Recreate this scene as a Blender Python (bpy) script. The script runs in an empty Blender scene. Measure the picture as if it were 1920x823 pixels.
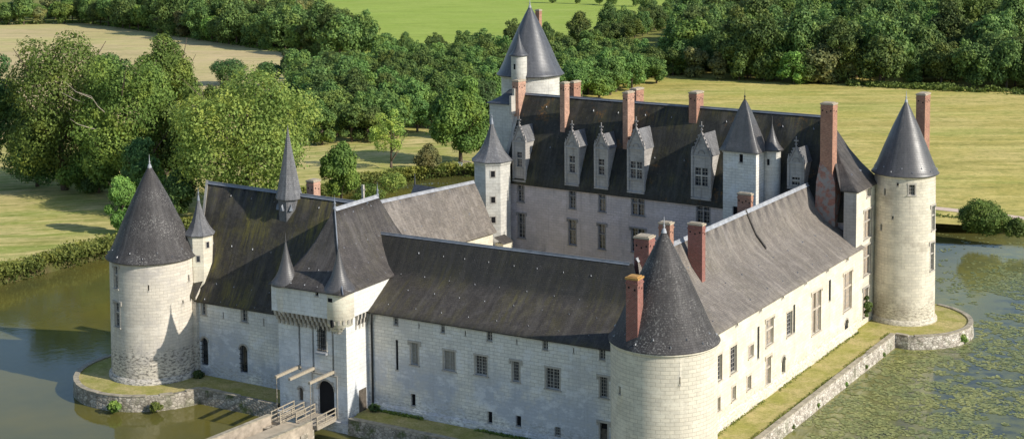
import bpy, math, random
from mathutils import Vector, Matrix, noise
random.seed(7)
# ------------------------------------------------------------------ camera model (metres, castle corner tower near the origin)
CX,CY,CZ=57.44797,-113.29715,52.27326
YAW,PIT,ROL,FL,PPX,PPY=0.573683,-0.096914,-0.009613,2716.972,960.,93.665
def cross(a,b):return(a[1]*b[2]-a[2]*b[1],a[2]*b[0]-a[0]*b[2],a[0]*b[1]-a[1]*b[0])
FW=(-math.sin(YAW)*math.cos(PIT),math.cos(YAW)*math.cos(PIT),math.sin(PIT))
_R=(math.cos(YAW),math.sin(YAW),0.);_U=cross(_R,FW)
RT=tuple(_R[i]*math.cos(ROL)+_U[i]*math.sin(ROL) for i in range(3))
UP=tuple(_U[i]*math.cos(ROL)-_R[i]*math.sin(ROL) for i in range(3))
def ray(px,py):
    a=(px-PPX)/FL;b=-(py-PPY)/FL
    return tuple(FW[i]+a*RT[i]+b*UP[i] for i in range(3))
def pix(x,y,z):
    d=(x-CX,y-CY,z-CZ);k=sum(d[i]*FW[i] for i in range(3))
    return (PPX+FL*sum(d[i]*RT[i] for i in range(3))/k, PPY-FL*sum(d[i]*UP[i] for i in range(3))/k)
class Fr:   # a plan frame: local (u,w,z) -> world; hit() finds the point of a plane seen at a photo position
    def __init__(s,ox,oy,a): s.o=(ox,oy);s.a=a;s.c=math.cos(a);s.s=math.sin(a)
    def W(s,u,w,z=0):return(s.o[0]+u*s.c-w*s.s,s.o[1]+u*s.s+w*s.c,z)
    def L(s,x,y,z=0):x-=s.o[0];y-=s.o[1];return(x*s.c+y*s.s,-x*s.s+y*s.c,z)
    def _rd(s,px,py):
        d=ray(px,py);return s.L(CX,CY,CZ),(d[0]*s.c+d[1]*s.s,-d[0]*s.s+d[1]*s.c,d[2])
    def hit(s,px,py,u=None,w=None,z=None):
        C,D=s._rd(px,py)
        t=(u-C[0])/D[0] if u is not None else (w-C[1])/D[1] if w is not None else (z-C[2])/D[2]
        return tuple(C[i]+t*D[i] for i in range(3))
    def hitcyl(s,px,py,cu,cw,r):   # -> (theta, z); theta from -w toward +u
        C,D=s._rd(px,py);a=D[0]**2+D[1]**2;b=2*((C[0]-cu)*D[0]+(C[1]-cw)*D[1]);c=(C[0]-cu)**2+(C[1]-cw)**2-r*r
        q=b*b-4*a*c
        t=(-b-math.sqrt(max(q,0)))/(2*a);p=[C[i]+t*D[i] for i in range(3)]
        return math.atan2(p[0]-cu,-(p[1]-cw)),p[2]
    def pix(s,u,w,z):return pix(*s.W(u,w,z))
F=Fr(0,0,.0546);W=Fr(0,0,0);G=Fr(0,0,-.0224);C=Fr(0,0,-.0826)
COL=bpy.context.scene.collection
# ------------------------------------------------------------------ mesh builder
class MB:
    def __init__(s): s.v=[];s.f=[];s.uv=[];s.sm=[]
    def face(s,pts,uv=None,smooth=False):
        n=len(s.v);s.v+= [tuple(p) for p in pts];s.f.append(list(range(n,n+len(pts))))
        if uv is None:
            a=Vector(pts[0]);N=Vector((0,0,0))
            for i in range(1,len(pts)-1):N+=(Vector(pts[i])-a).cross(Vector(pts[i+1])-a)
            if N.length<1e-9:N=Vector((0,0,1))
            N.normalize()
            t=Vector((0,0,1)).cross(N)
            if t.length<.05:t=Vector((1,0,0))
            t.normalize()
            if abs(t.x)>abs(t.y):t=t if t.x>0 else -t
            else:t=t if t.y>0 else -t
            b=N.cross(t)
            if b.z<0:b=-b
            uv=[(Vector(p).dot(t),Vector(p).dot(b)) for p in pts]
        s.uv.append(uv);s.sm.append(smooth)
    def box(s,u0,u1,w0,w1,z0,z1,bot=True):
        if u0>u1:u0,u1=u1,u0
        if w0>w1:w0,w1=w1,w0
        if z0>z1:z0,z1=z1,z0
        s.hexa([(u0,w0,z0),(u1,w0,z0),(u1,w1,z0),(u0,w1,z0)],[(u0,w0,z1),(u1,w0,z1),(u1,w1,z1),(u0,w1,z1)],bot)
    def hexa(s,a,b,bot=True):  # a bottom ring ccw from above, b top ring
        n=len(a)
        for i in range(n):j=(i+1)%n;s.face([a[i],a[j],b[j],b[i]])
        s.face(b)
        if bot:s.face(a[::-1])
    def beam(s,p,q,r,r2=None,n=4):
        p=Vector(p);q=Vector(q);d=(q-p).normalized();x=d.cross(Vector((0,0,1)))
        if x.length<.01:x=Vector((1,0,0))
        x.normalize();y=d.cross(x);r2=r if r2 is None else r2
        A=[p+(x*math.cos(t)+y*math.sin(t))*r for t in [2*math.pi*(i+.5)/n for i in range(n)]]
        B=[q+(x*math.cos(t)+y*math.sin(t))*r2 for t in [2*math.pi*(i+.5)/n for i in range(n)]]
        for i in range(n):j=(i+1)%n;s.face([A[i],A[j],B[j],B[i]],smooth=n>6)
        s.face(A[::-1]);s.face(B)
    def lathe(s,cu,cw,prof,n=48,a0=0,smooth=True,cap=False,tot=2*math.pi):  # prof list (r,z)
        L=0;rm=max(r for r,z in prof)
        for k in range(len(prof)-1):
            (r0,z0),(r1,z1)=prof[k],prof[k+1];d=math.hypot(r1-r0,z1-z0)
            for i in range(n):
                t0=a0+tot*i/n;t1=a0+tot*(i+1)/n
                P=lambda r,t,z:(cu+r*math.sin(t),cw-r*math.cos(t),z)
                uv=[(t0*rm,L),(t1*rm,L),(t1*rm,L+d),(t0*rm,L+d)]
                if r1<1e-4:s.face([P(r0,t0,z0),P(r0,t1,z0),P(r1,t0,z1)],uv[:3],smooth)
                elif r0<1e-4:s.face([P(r0,t0,z0),P(r1,t1,z1),P(r1,t0,z1)],uv[:3],smooth)
                else:s.face([P(r0,t0,z0),P(r0,t1,z0),P(r1,t1,z1),P(r1,t0,z1)],uv,smooth)
            L+=d
    def loft(s,rows,smooth=False):
        for k in range(len(rows)-1):
            A,B=rows[k],rows[k+1]
            for i in range(len(A)-1):
                q=[A[i],A[i+1],B[i+1],B[i]]
                if (Vector(q[2])-Vector(q[3])).length<1e-5:q=q[:3]
                elif (Vector(q[0])-Vector(q[1])).length<1e-5:q=q[1:]
                s.face(q,smooth=smooth)
    def mesh(s,name,base=(0,0,0),merge=True):
        me=bpy.data.meshes.new(name)
        if merge:
            key={};vs=[];fs=[]
            for f in s.f:
                nf=[]
                for i in f:
                    p=s.v[i];k=(round(p[0],4),round(p[1],4),round(p[2],4))
                    if k not in key:key[k]=len(vs);vs.append((p[0]-base[0],p[1]-base[1],p[2]-base[2]))
                    nf.append(key[k])
                fs.append(nf)
            ok=[len(set(f))==len(f) for f in fs]
            uv=[u for u,o in zip(s.uv,ok) if o];sm=[u for u,o in zip(s.sm,ok) if o];fs=[f for f,o in zip(fs,ok) if o]
        else:
            vs=[(p[0]-base[0],p[1]-base[1],p[2]-base[2]) for p in s.v];fs=s.f;uv=s.uv;sm=s.sm
        me.from_pydata(vs,[],fs)
        l=me.uv_layers.new(name='UVMap');flat=[c for u in uv for p in u for c in p];l.data.foreach_set('uv',flat)
        me.polygons.foreach_set('use_smooth',sm);me.update();return me
def build(name,mb,mat,parent,base=(0,0,0),kind=None,label=None):
    if isinstance(parent,Thing):base=parent.base;parent=parent.o
    elif parent is not None and 'fb' in BASES.get(parent.name,{}):base=BASES[parent.name]['fb']
    me=mb.mesh(name,base);o=bpy.data.objects.new(name,me);COL.objects.link(o)
    for m in (mat if isinstance(mat,(list,tuple)) else [mat]):me.materials.append(m)
    if parent is not None:o.parent=parent;BASES[o.name]={'fb':base}
    if kind:o['kind']=kind
    if label:o['label']=label
    return o
BASES={}
class Thing:
    def __init__(s,name,label,cat,fr,base,group=None):
        o=bpy.data.objects.new(name,None);COL.objects.link(o);o.empty_display_size=.5
        o.location=fr.W(*base);o.rotation_euler=(0,0,fr.a);s.o=o;s.base=base;s.fr=fr
        o['label']=label;o['category']=cat
        if group:o['group']=group
def solo(name,mb,mat,label,cat,fr,base,group=None,kind=None):   # a thing that is one mesh
    me=mb.mesh(name,base);o=bpy.data.objects.new(name,me);COL.objects.link(o)
    for m in (mat if isinstance(mat,(list,tuple)) else [mat]):me.materials.append(m)
    o.location=fr.W(*base);o.rotation_euler=(0,0,fr.a)
    if label:o['label']=label
    if cat:o['category']=cat
    if group:o['group']=group
    if kind:o['kind']=kind
    return o
# ------------------------------------------------------------------ materials
class NT:
    def __init__(s,name):
        s.m=bpy.data.materials.new(name);s.m.use_nodes=True;s.t=s.m.node_tree;s.n=s.t.nodes
        s.b=s.n['Principled BSDF'];s.out=s.n['Material Output']
    def new(s,t,**k):
        n=s.n.new(t)
        for a,v in k.items():
            if a.startswith('i_'):n.inputs[a[2:].replace('_',' ')].default_value=v
            else:setattr(n,a,v)
        return n
    def lk(s,a,b):s.t.links.new(a,b)
    def pos(s):
        if not hasattr(s,'_p'):s._p=s.new('ShaderNodeNewGeometry').outputs['Position']
        return s._p
    def uv(s):
        if not hasattr(s,'_u'):s._u=s.new('ShaderNodeUVMap').outputs['UV']
        return s._u
    def map(s,v,sc):
        n=s.new('ShaderNodeMapping');n.inputs['Scale'].default_value=sc;s.lk(v,n.inputs['Vector']);return n.outputs[0]
    def noise(s,v,scale,detail=4,rough=.6):
        n=s.new('ShaderNodeTexNoise');n.inputs['Scale'].default_value=scale;n.inputs['Detail'].default_value=detail;n.inputs['Roughness'].default_value=rough
        s.lk(v,n.inputs['Vector']);return n.outputs['Fac']
    def ramp(s,v,a,b,c0=0,c1=1):
        n=s.new('ShaderNodeMapRange');n.inputs['From Min'].default_value=a;n.inputs['From Max'].default_value=b
        n.inputs['To Min'].default_value=c0;n.inputs['To Max'].default_value=c1;s.lk(v,n.inputs['Value']);return n.outputs[0]
    def mix(s,f,a,b,mode='MIX'):
        n=s.new('ShaderNodeMix');n.data_type='RGBA';n.blend_type=mode
        for i,x in ((0,f),(6,a),(7,b)):
            if isinstance(x,(int,float)):n.inputs[i].default_value=x
            elif isinstance(x,tuple):n.inputs[i].default_value=(*x,1)
            else:s.lk(x,n.inputs[i])
        return n.outputs[2]
    def math(s,op,a,b=0):
        n=s.new('ShaderNodeMath');n.operation=op
        for i,x in ((0,a),(1,b)):
            if isinstance(x,(int,float)):n.inputs[i].default_value=x
            else:s.lk(x,n.inputs[i])
        return n.outputs[0]
    def done(s,col=None,rough=None,bump=None,bd=.05,bs=.6,spec=None):
        if col is not None:
            if isinstance(col,tuple):s.b.inputs['Base Color'].default_value=(*col,1)
            else:s.lk(col,s.b.inputs['Base Color'])
        if rough is not None:
            if isinstance(rough,(int,float)):s.b.inputs['Roughness'].default_value=rough
            else:s.lk(rough,s.b.inputs['Roughness'])
        if spec is not None:s.b.inputs['Specular IOR Level'].default_value=spec
        if bump is not None:
            n=s.new('ShaderNodeBump');n.inputs['Distance'].default_value=bd;n.inputs['Strength'].default_value=bs
            s.lk(bump,n.inputs['Height']);s.lk(n.outputs[0],s.b.inputs['Normal'])
        return s.m
def stone(name,c=(.66,.6,.48),stain=(.33,.32,.33),amt=.5,low=2.4,lowc=(.2,.19,.17),bw=.85,bh=.36,wash=(.5,.48,.5),washamt=.0,mort=.72,thr=.56,streak=.35,washz=0):
    T=NT(name);p=T.pos();uv=T.uv()
    b=T.new('ShaderNodeTexBrick');T.lk(uv,b.inputs['Vector'])
    for k,v in (('Scale',1),('Brick Width',bw),('Row Height',bh),('Mortar Size',.028),('Mortar Smooth',.4),('Bias',0)):b.inputs[k].default_value=v
    b.inputs['Color1'].default_value=(.86,.86,.86,1);b.inputs['Color2'].default_value=(1,.99,.97,1);b.inputs['Mortar'].default_value=(mort,mort*.97,mort*.93,1)
    col=T.mix(1.,c,b.outputs['Color'],'MULTIPLY')
    # odd replaced / weathered blocks
    b2=T.new('ShaderNodeTexBrick');T.lk(uv,b2.inputs['Vector'])
    for k,v in (('Scale',1),('Brick Width',bw),('Row Height',bh),('Mortar Size',0),('Bias',-.5)):b2.inputs[k].default_value=v
    b2.inputs['Color1'].default_value=(0,0,0,1);b2.inputs['Color2'].default_value=(1,1,1,1)
    n1=T.noise(p,.17,5,.62);n2=T.noise(p,1.3,5,.65);n3=T.noise(p,6,3,.7)
    if washamt:
        wf=T.math('MULTIPLY',T.ramp(T.noise(p,.13,5,.62),.43,.52),washamt)
        if washz:
            sz=T.new('ShaderNodeSeparateXYZ');T.lk(p,sz.inputs[0]);wf=T.math('MULTIPLY',wf,T.ramp(T.math('ADD',sz.outputs[2],T.math('MULTIPLY',T.noise(p,.5,4,.6),5)),washz+3.5,washz+.5,.12,1))
        col=T.mix(wf,col,wash)
    k=T.math('MULTIPLY',T.ramp(n2,.50,.72),T.ramp(b2.outputs['Color'],0,1,.35,1))
    col=T.mix(T.math('MULTIPLY',k,.55*amt+.1),col,tuple(x*.55 for x in c))
    col=T.mix(T.math('MULTIPLY',T.ramp(n1,thr,thr+.12),amt),col,stain)
    # patched and bleached areas, warm and cool
    pn=T.noise(T.map(p,(1,1,1.6)),.42,5,.72)
    col=T.mix(T.ramp(pn,.52,.60,0,.5),col,tuple(min(.86,x*1.14) for x in c));col=T.mix(T.ramp(pn,.47,.38,0,.42),col,tuple(x*.70 for x in c))
    # rain streaks
    st=T.noise(T.map(uv,(1.3,.09,1)),1.0,4,.6)
    col=T.mix(T.math('MULTIPLY',T.ramp(st,.55,.78),streak),col,tuple(x*.5 for x in stain))
    # battered foot of the wall
    sep=T.new('ShaderNodeSeparateXYZ');T.lk(p,sep.inputs[0])
    h=T.math('ADD',sep.outputs[2],T.math('MULTIPLY',T.math('SUBTRACT',n2,.5),5))
    foot=T.ramp(h,low-.5,low+.6,1,0)
    pit=T.ramp(T.noise(T.map(uv,(1,2.2,1)),2.1,4,.7),.47,.6)
    col=T.mix(T.math('MULTIPLY',foot,T.math('MULTIPLY',pit,.85)),col,lowc)
    col=T.mix(T.ramp(n3,.35,.75,0,.16),col,(.2,.18,.15))
    hgt=T.math('ADD',b.outputs['Fac'],T.math('MULTIPLY',n2,-.8))
    return T.done(col,.9,T.math('MULTIPLY',hgt,-1),.04,.4,.15)
def slate(name,c=(.06,.056,.056),moss=0.,speck=0.,lift=.0,rust=0.,spec=.18,ro=0.,dz=0):
    T=NT(name);p=T.pos();uv=T.uv()
    b=T.new('ShaderNodeTexBrick');T.lk(uv,b.inputs['Vector'])
    for k,v in (('Scale',1),('Brick Width',.3),('Row Height',.22),('Mortar Size',.02),('Mortar Smooth',.3),('Bias',0)):b.inputs[k].default_value=v
    b.inputs['Color1'].default_value=(.72,.72,.74,1);b.inputs['Color2'].default_value=(1.12,1.1,1.08,1);b.inputs['Mortar'].default_value=(.5,.5,.5,1)
    col=T.mix(1.,c,b.outputs['Color'],'MULTIPLY')
    n1=T.noise(p,.25,5,.6);st=T.noise(T.map(uv,(1.1,.10,1)),1.0,5,.65);st2=T.noise(T.map(uv,(3.3,.2,1)),1.0,3,.6)
    col=T.mix(T.ramp(n1,.35,.7,0,.55),col,tuple(x*.55 for x in c))
    col=T.mix(T.ramp(st,.48,.72,0,.6),col,tuple(x*1.5+.012 for x in c))
    col=T.mix(T.ramp(st2,.5,.72,0,.5),col,tuple(x*.35 for x in c));n5=T.noise(p,.9,5,.7);col=T.mix(T.ramp(n5,.54,.66,0,.35),col,tuple(x*1.35+.01 for x in c));col=T.mix(T.ramp(n5,.46,.34,0,.4),col,tuple(x*.5 for x in c))
    if moss:
        a=T.math('MULTIPLY',T.ramp(T.noise(p,.20,5,.7),.42,.68),T.ramp(T.noise(T.map(uv,(2.6,.22,1)),1.0,5,.7),.42,.66));col=T.mix(T.math('MULTIPLY',a,moss),col,(.20,.175,.04))
    if rust:
        a=T.math('MULTIPLY',T.ramp(T.noise(p,.3,4,.7),.58,.68),T.ramp(T.noise(p,2.5,3,.7),.45,.6));col=T.mix(T.math('MULTIPLY',a,rust),col,(.28,.13,.03))
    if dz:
        sz=T.new('ShaderNodeSeparateXYZ');T.lk(p,sz.inputs[0]);zf=T.ramp(T.math('ADD',sz.outputs[2],T.math('MULTIPLY',st,1.2)),dz+.3,dz+1.3);col=T.mix(T.math('MULTIPLY',zf,.55),col,(.022,.025,.024))  # upper band: dark weathered slates plus the steeper slope's shade put into colour
    a=T.noise(p,6.5,3,.6)
    if speck:
        sp=T.math('MULTIPLY',T.ramp(a,.56,.61),T.ramp(T.noise(p,.35,3,.6),.40,.60));col=T.mix(T.math('MULTIPLY',sp,speck),col,(.28,.27,.25))
    else:
        sp=T.ramp(T.noise(p,5.0,2,.5),.70,.73);col=T.mix(T.math('MULTIPLY',sp,.3),col,(.25,.24,.22))
    return T.done(col,T.ramp(n1,.3,.7,.5-ro,.68-ro),b.outputs['Fac'],-.02,.7,spec)
def brick(name,c=(.36,.12,.075)):
    T=NT(name);b=T.new('ShaderNodeTexBrick');T.lk(T.uv(),b.inputs['Vector'])
    for k,v in (('Scale',1),('Brick Width',.26),('Row Height',.11),('Mortar Size',.012),('Bias',0)):b.inputs[k].default_value=v
    b.inputs['Color1'].default_value=(*[x*.75 for x in c],1);b.inputs['Color2'].default_value=(*[x*1.2 for x in c],1);b.inputs['Mortar'].default_value=(.35,.27,.22,1)
    n=T.noise(T.pos(),.9,5,.65);col=T.mix(T.ramp(n,.45,.75,0,.6),b.outputs['Color'],(.2,.1,.08))
    col=T.mix(T.ramp(T.noise(T.pos(),3.1,3,.6),.6,.75,0,.5),col,(.42,.3,.24))
    return T.done(col,.9,n,.02,.4,.2)
def plain(name,c,rough=.7,var=.3,scale=2.,metal=0,spec=.3):
    T=NT(name);n=T.noise(T.pos(),scale,5,.6)
    col=T.mix(T.ramp(n,.3,.7),tuple(x*(1-var) for x in c),tuple(min(1,x*(1+var*.6)) for x in c))
    T.b.inputs['Metallic'].default_value=metal
    return T.done(col,rough,n,.02,.3,spec)
def rubble(name,green=.4,c1=(.27,.24,.19),c2=(.56,.50,.41)):
    T=NT(name);p=T.pos();v=T.new('ShaderNodeTexVoronoi');v.inputs['Scale'].default_value=2.1;T.lk(T.map(p,(1,1,1.5)),v.inputs['Vector'])
    v2=T.new('ShaderNodeTexVoronoi');v2.feature='DISTANCE_TO_EDGE';v2.inputs['Scale'].default_value=2.1;T.lk(T.map(p,(1,1,1.5)),v2.inputs['Vector'])
    n=T.noise(p,1.1,5,.7);col=T.mix(T.ramp(v.outputs['Color'],.1,.9),c1,c2)
    col=T.mix(T.ramp(v2.outputs['Distance'],.0,.10,.85,0),col,(.13,.11,.09))
    col=T.mix(T.ramp(n,.5,.62,0,.7),col,(.14,.12,.09))
    col=T.mix(T.ramp(T.noise(p,.5,5,.75),.50,.62,0,green),col,(.07,.10,.02))
    return T.done(col,.95,T.math('ADD',v2.outputs['Distance'],T.math('MULTIPLY',n,.5)),.1,.8,.15)
M={}
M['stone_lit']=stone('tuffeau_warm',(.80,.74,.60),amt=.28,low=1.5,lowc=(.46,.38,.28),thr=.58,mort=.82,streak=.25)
M['stone_R']=stone('tuffeau_right_tower',(.74,.68,.55),stain=(.30,.25,.19),amt=.6,low=2.6,lowc=(.3,.26,.2),thr=.51)
M['stone_N']=stone('tuffeau_near_tower',(.76,.70,.57),amt=.25,low=-5,thr=.6,mort=.66,streak=.22)
M['stone_L']=stone('tuffeau_left_tower',(.72,.66,.56),stain=(.45,.42,.40),amt=.6,low=3.6,lowc=(.12,.11,.10),thr=.55,streak=.3)
M['stone_F']=stone('tuffeau_front',(.87,.84,.76),stain=(.52,.52,.53),amt=.6,low=1.4,lowc=(.36,.35,.33),mort=.6,wash=(.47,.50,.56),washamt=.85,thr=.54,washz=6.2)
M['stone_gate']=stone('tuffeau_gate',(.85,.83,.77),stain=(.58,.60,.62),amt=.5,low=.8,lowc=(.36,.36,.36),wash=(.55,.59,.65),washamt=.65,washz=7.5,bh=.42,thr=.5)
M['stone_G']=stone('tuffeau_residence',(.66,.59,.60),stain=(.42,.37,.38),amt=.55,low=-5,mort=.5,streak=.6,wash=(.62,.54,.51),washamt=.6,thr=.55)
M['stone_dormer']=stone('tuffeau_dormer',(.48,.45,.42),stain=(.20,.19,.18),amt=.75,low=-5,streak=.6,bh=.4)
M['stone_K']=stone('tuffeau_keep',(.68,.66,.6),amt=.3,low=-5,bh=.45)
M['trim']=stone('tuffeau_trim',(.52,.48,.42),stain=(.2,.2,.2),amt=.5,low=-5,bh=3,bw=3)
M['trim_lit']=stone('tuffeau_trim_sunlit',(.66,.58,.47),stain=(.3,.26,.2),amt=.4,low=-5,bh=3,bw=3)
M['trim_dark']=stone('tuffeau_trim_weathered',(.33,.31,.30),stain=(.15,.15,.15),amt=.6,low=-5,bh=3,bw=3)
M['slate']=slate('slate_brown',(.098,.088,.082),moss=.15)
M['slate_moss']=slate('slate_mossy',(.070,.064,.055),moss=1.)
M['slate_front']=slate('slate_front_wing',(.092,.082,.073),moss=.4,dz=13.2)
M['slate_speck']=slate('slate_lichen',(.088,.082,.08),speck=.75)
M['slate_right']=slate('slate_weathered',(.25,.22,.19),speck=.4,moss=.15)
M['slate_logis']=slate('slate_dark',(.054,.053,.046),moss=.5,rust=.55)
M['slate_grey']=slate('slate_grey',(.21,.21,.215),moss=.05)
M['slate_blue']=slate('slate_blue',(.09,.094,.105),spec=.7,ro=.12)
M['slate_smooth']=slate('slate_round_turret',(.092,.087,.085),spec=.9,ro=.14)
M['brick']=brick('brick_red',(.42,.20,.125));M['brick_pink']=brick('brick_pink',(.56,.32,.22));M['brick_dark']=brick('brick_dark_red',(.27,.085,.07))
M['zinc']=plain('lead_ridge',(.23,.25,.28),.5,.3,.8,.1)
M['zinc_white']=plain('lead_pale',(.36,.37,.39),.5,.3,1.5)
M['wood']=plain('grey_wood',(.38,.33,.26),.85,.3,6)
M['door']=plain('old_door_wood',(.12,.10,.08),.8,.4,3)
M['iron']=plain('black_iron',(.03,.03,.03),.5,.2)
M['sash']=plain('painted_sash',(.36,.34,.31),.6,.2)
M['shutter']=plain('pale_inner_shutter',(.36,.33,.28),.7,.25,4)
M['dark']=plain('dark_interior',(.012,.012,.014),.9,.2)
M['mortarcap']=plain('mortar_cap',(.45,.38,.28),.9,.3,3)
M['tilecap']=plain('orange_tile_cap',(.5,.28,.09),.9,.3,3)
def glassm():
    T=NT('old_window_glass');n=T.noise(T.pos(),1.2,2,.5)
    col=T.mix(T.ramp(n,.4,.6),(.02,.022,.028),(.07,.072,.08));return T.done(col,.12,n,.05,.25,.6)
M['glass']=glassm();M['pane_tan']=plain('sunlit_tan_pane',(.44,.36,.28),.5,.35,3)  # tan shutter tone with sunlight on the glass put into the colour
def patched():
    m=brick('brick_and_rubble_shoulder',(.36,.15,.11));t=m.node_tree;b=t.nodes['Principled BSDF'];l=b.inputs['Base Color'].links[0].from_socket
    g=t.nodes.new('ShaderNodeNewGeometry');n=t.nodes.new('ShaderNodeTexNoise');n.inputs['Scale'].default_value=1.3;n.inputs['Detail'].default_value=5;t.links.new(g.outputs['Position'],n.inputs['Vector'])
    r=t.nodes.new('ShaderNodeMapRange');r.inputs['From Min'].default_value=.44;r.inputs['From Max'].default_value=.56;t.links.new(n.outputs['Fac'],r.inputs['Value'])
    x=t.nodes.new('ShaderNodeMix');x.data_type='RGBA';t.links.new(r.outputs[0],x.inputs[0]);t.links.new(l,x.inputs[6]);x.inputs[7].default_value=(.30,.27,.25,1);t.links.new(x.outputs[2],b.inputs['Base Color']);return m
M['shoulder']=patched()
M['rubble']=rubble('moat_wall_rubble',.35);M['rubble_pale']=rubble('moat_wall_pale_rubble',.30,(.42,.36,.30),(.74,.68,.58));M['rubble_green']=rubble('moat_wall_rubble_overgrown',.85)  # pale copy puts the right walls' sunlight into colour; shaded left keeps darker rubble
M['coping']=plain('wall_coping_stone',(.40,.35,.26),.95,.4,1.5)
M['parapet']=plain('parapet_render',(.44,.37,.29),.95,.4,1.2)
M['sand']=plain('sandy_roadway',(.50,.42,.31),.95,.2,1.0)
# ------------------------------------------------------------------ walls with real openings
def flatF(w0): return lambda s,z,d:(s,w0+d,z)           # faces -w
def flatR(u0): return lambda s,z,d:(u0-d,s,z)           # faces +u
def cyl(cu,cw,r,tp=0,H=1): # s = theta*r ; batter tp at foot
    return lambda s,z,d:(cu+(r+tp*max(0,1-z/H)-d)*math.sin(s/r),cw-(r+tp*max(0,1-z/H)-d)*math.cos(s/r),z)
def wall(mb,mf,s0,s1,z0,z1,holes=(),step=None,depth=.35,zstep=None,smooth=False):
    S={s0,s1};Z={z0,z1}
    if step:
        n=max(1,int((s1-s0)/step))
        for i in range(1,n):S.add(s0+(s1-s0)*i/n)
    if zstep:
        n=max(1,int((z1-z0)/zstep))
        for i in range(1,n):Z.add(z0+(z1-z0)*i/n)
    hs=[(max(a,s0),min(b,s1),max(c,z0),min(d,z1)) for a,b,c,d in holes]
    for a,b,c,d in hs:
        S={x for x in S if x in(s0,s1) or not(abs(x-a)<.03 or abs(x-b)<.03)}|{a,b};Z|={c,d}
    S=sorted(S);Z=sorted(Z)
    for i in range(len(S)-1):
        for j in range(len(Z)-1):
            m=((S[i]+S[i+1])/2,(Z[j]+Z[j+1])/2)
            if any(a<m[0]<b and c<m[1]<d for a,b,c,d in hs):continue
            q=[(S[i],Z[j]),(S[i+1],Z[j]),(S[i+1],Z[j+1]),(S[i],Z[j+1])]
            mb.face([mf(s,z,0) for s,z in q],q,smooth)
    for a,b,c,d in hs:   # reveals
        for (p,q) in (((a,c),(a,d)),((a,d),(b,d)),((b,d),(b,c)),((b,c),(a,c))):
            mb.face([mf(*p,0),mf(*q,0),mf(*q,depth),mf(*p,depth)])
def sbox(mb,mf,s0,s1,z0,z1,d0,d1): # box in wall space, d0<d1 (d0 outermost)
    A=[mf(s0,z0,d0),mf(s1,z0,d0),mf(s1,z0,d1),mf(s0,z0,d1)];B=[mf(s0,z1,d0),mf(s1,z1,d0),mf(s1,z1,d1),mf(s0,z1,d1)]
    mb.hexa(A,B)
def window(th,mf,h,style='grid',sur=True,depth=.35,nx=2,nz=4,label=None,name='window',lintel=True,trim='trim',tan=False):
    s0,s1,z0,z1=h;sw,zh=s1-s0,z1-z0
    m=MB()
    if sur:
        t=.14
        sbox(m,mf,s0-t,s0,z0,z1,-.035,.03);sbox(m,mf,s1,s1+t,z0,z1,-.035,.03)
        sbox(m,mf,s0-t-.05,s1+t+.05,z1,z1+.2,-.05 if not lintel else -.11,.03)
        if lintel:
            sbox(m,mf,s0-t-.22,s0-t-.05,z1-.3,z1+.2,-.11,.03);sbox(m,mf,s1+t+.05,s1+t+.22,z1-.3,z1+.2,-.11,.03)
    sbox(m,mf,s0-(.2 if sur else .04),s1+(.2 if sur else .04),z0-.14,z0,-.13 if sur else -.04,.05)
    if style=='cross':
        c=(s0+s1)/2;zt=z0+zh*.58
        sbox(m,mf,c-.09,c+.09,z0,z1,.04,.22);sbox(m,mf,s0,c-.09,zt-.08,zt+.08,.04,.22);sbox(m,mf,c+.09,s1,zt-.08,zt+.08,.04,.22)
    if style=='transom':
        zt=z0+zh*.6;sbox(m,mf,s0,s1,zt-.08,zt+.08,.04,.22)
    w=build(name,m,M[trim],th,label=label)
    p=MB();p.face([mf(s0,z0,depth-.06),mf(s1,z0,depth-.06),mf(s1,z1,depth-.06),mf(s0,z1,depth-.06)])
    build('pane',p,M['dark'] if style=='dark' else M['shutter'] if style=='shut' else M['pane_tan'] if tan else M['glass'],w)
    if style in('grid','cross','transom','shut') and nx:
        g=MB();e=.035;dd=depth-.12
        sbox(g,mf,s0,s0+.06,z0,z1,dd,dd+.05);sbox(g,mf,s1-.06,s1,z0,z1,dd,dd+.05)
        sbox(g,mf,s0+.06,s1-.06,z1-.07,z1,dd,dd+.05);sbox(g,mf,s0+.06,s1-.06,z0,z0+.07,dd,dd+.05)
        for i in range(1,nx):
            x=s0+sw*i/nx;ee=.05 if i*2==nx else e*.7
            sbox(g,mf,x-ee,x+ee,z0+.07,z1-.07,dd,dd+.045)
        for j in range(1,nz):
            z=z0+zh*j/nz;sbox(g,mf,s0+.06,s1-.06,z-e*.75,z+e*.75,dd+.005,dd+.04)
        build('glazing_bars',g,M['sash'],w)
    return w
def pxF(fr,x0,x1,y0,y1,w): # photo window rectangle on a -w facing wall -> (s0,s1,z0,z1)
    ym=(y0+y1)/2;xm=(x0+x1)/2
    a=fr.hit(x0,ym,w=w)[0];b=fr.hit(x1,ym,w=w)[0];c=fr.hit(xm,y1,w=w)[2];d=fr.hit(xm,y0,w=w)[2];return(a,b,c,d)
def pxR(fr,x0,x1,y0,y1,u):
    ym=(y0+y1)/2;xm=(x0+x1)/2
    a=fr.hit(x0,ym,u=u)[1];b=fr.hit(x1,ym,u=u)[1];c=fr.hit(xm,y1,u=u)[2];d=fr.hit(xm,y0,u=u)[2];return(a,b,c,d)
def pxC(fr,x0,x1,y0,y1,cu,cw,r):
    ym=(y0+y1)/2;xm=(x0+x1)/2
    a=fr.hitcyl(x0,ym,cu,cw,r)[0]*r;b=fr.hitcyl(x1,ym,cu,cw,r)[0]*r;c=fr.hitcyl(xm,y1,cu,cw,r)[1];d=fr.hitcyl(xm,y0,cu,cw,r)[1];return(a,b,c,d)
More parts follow.
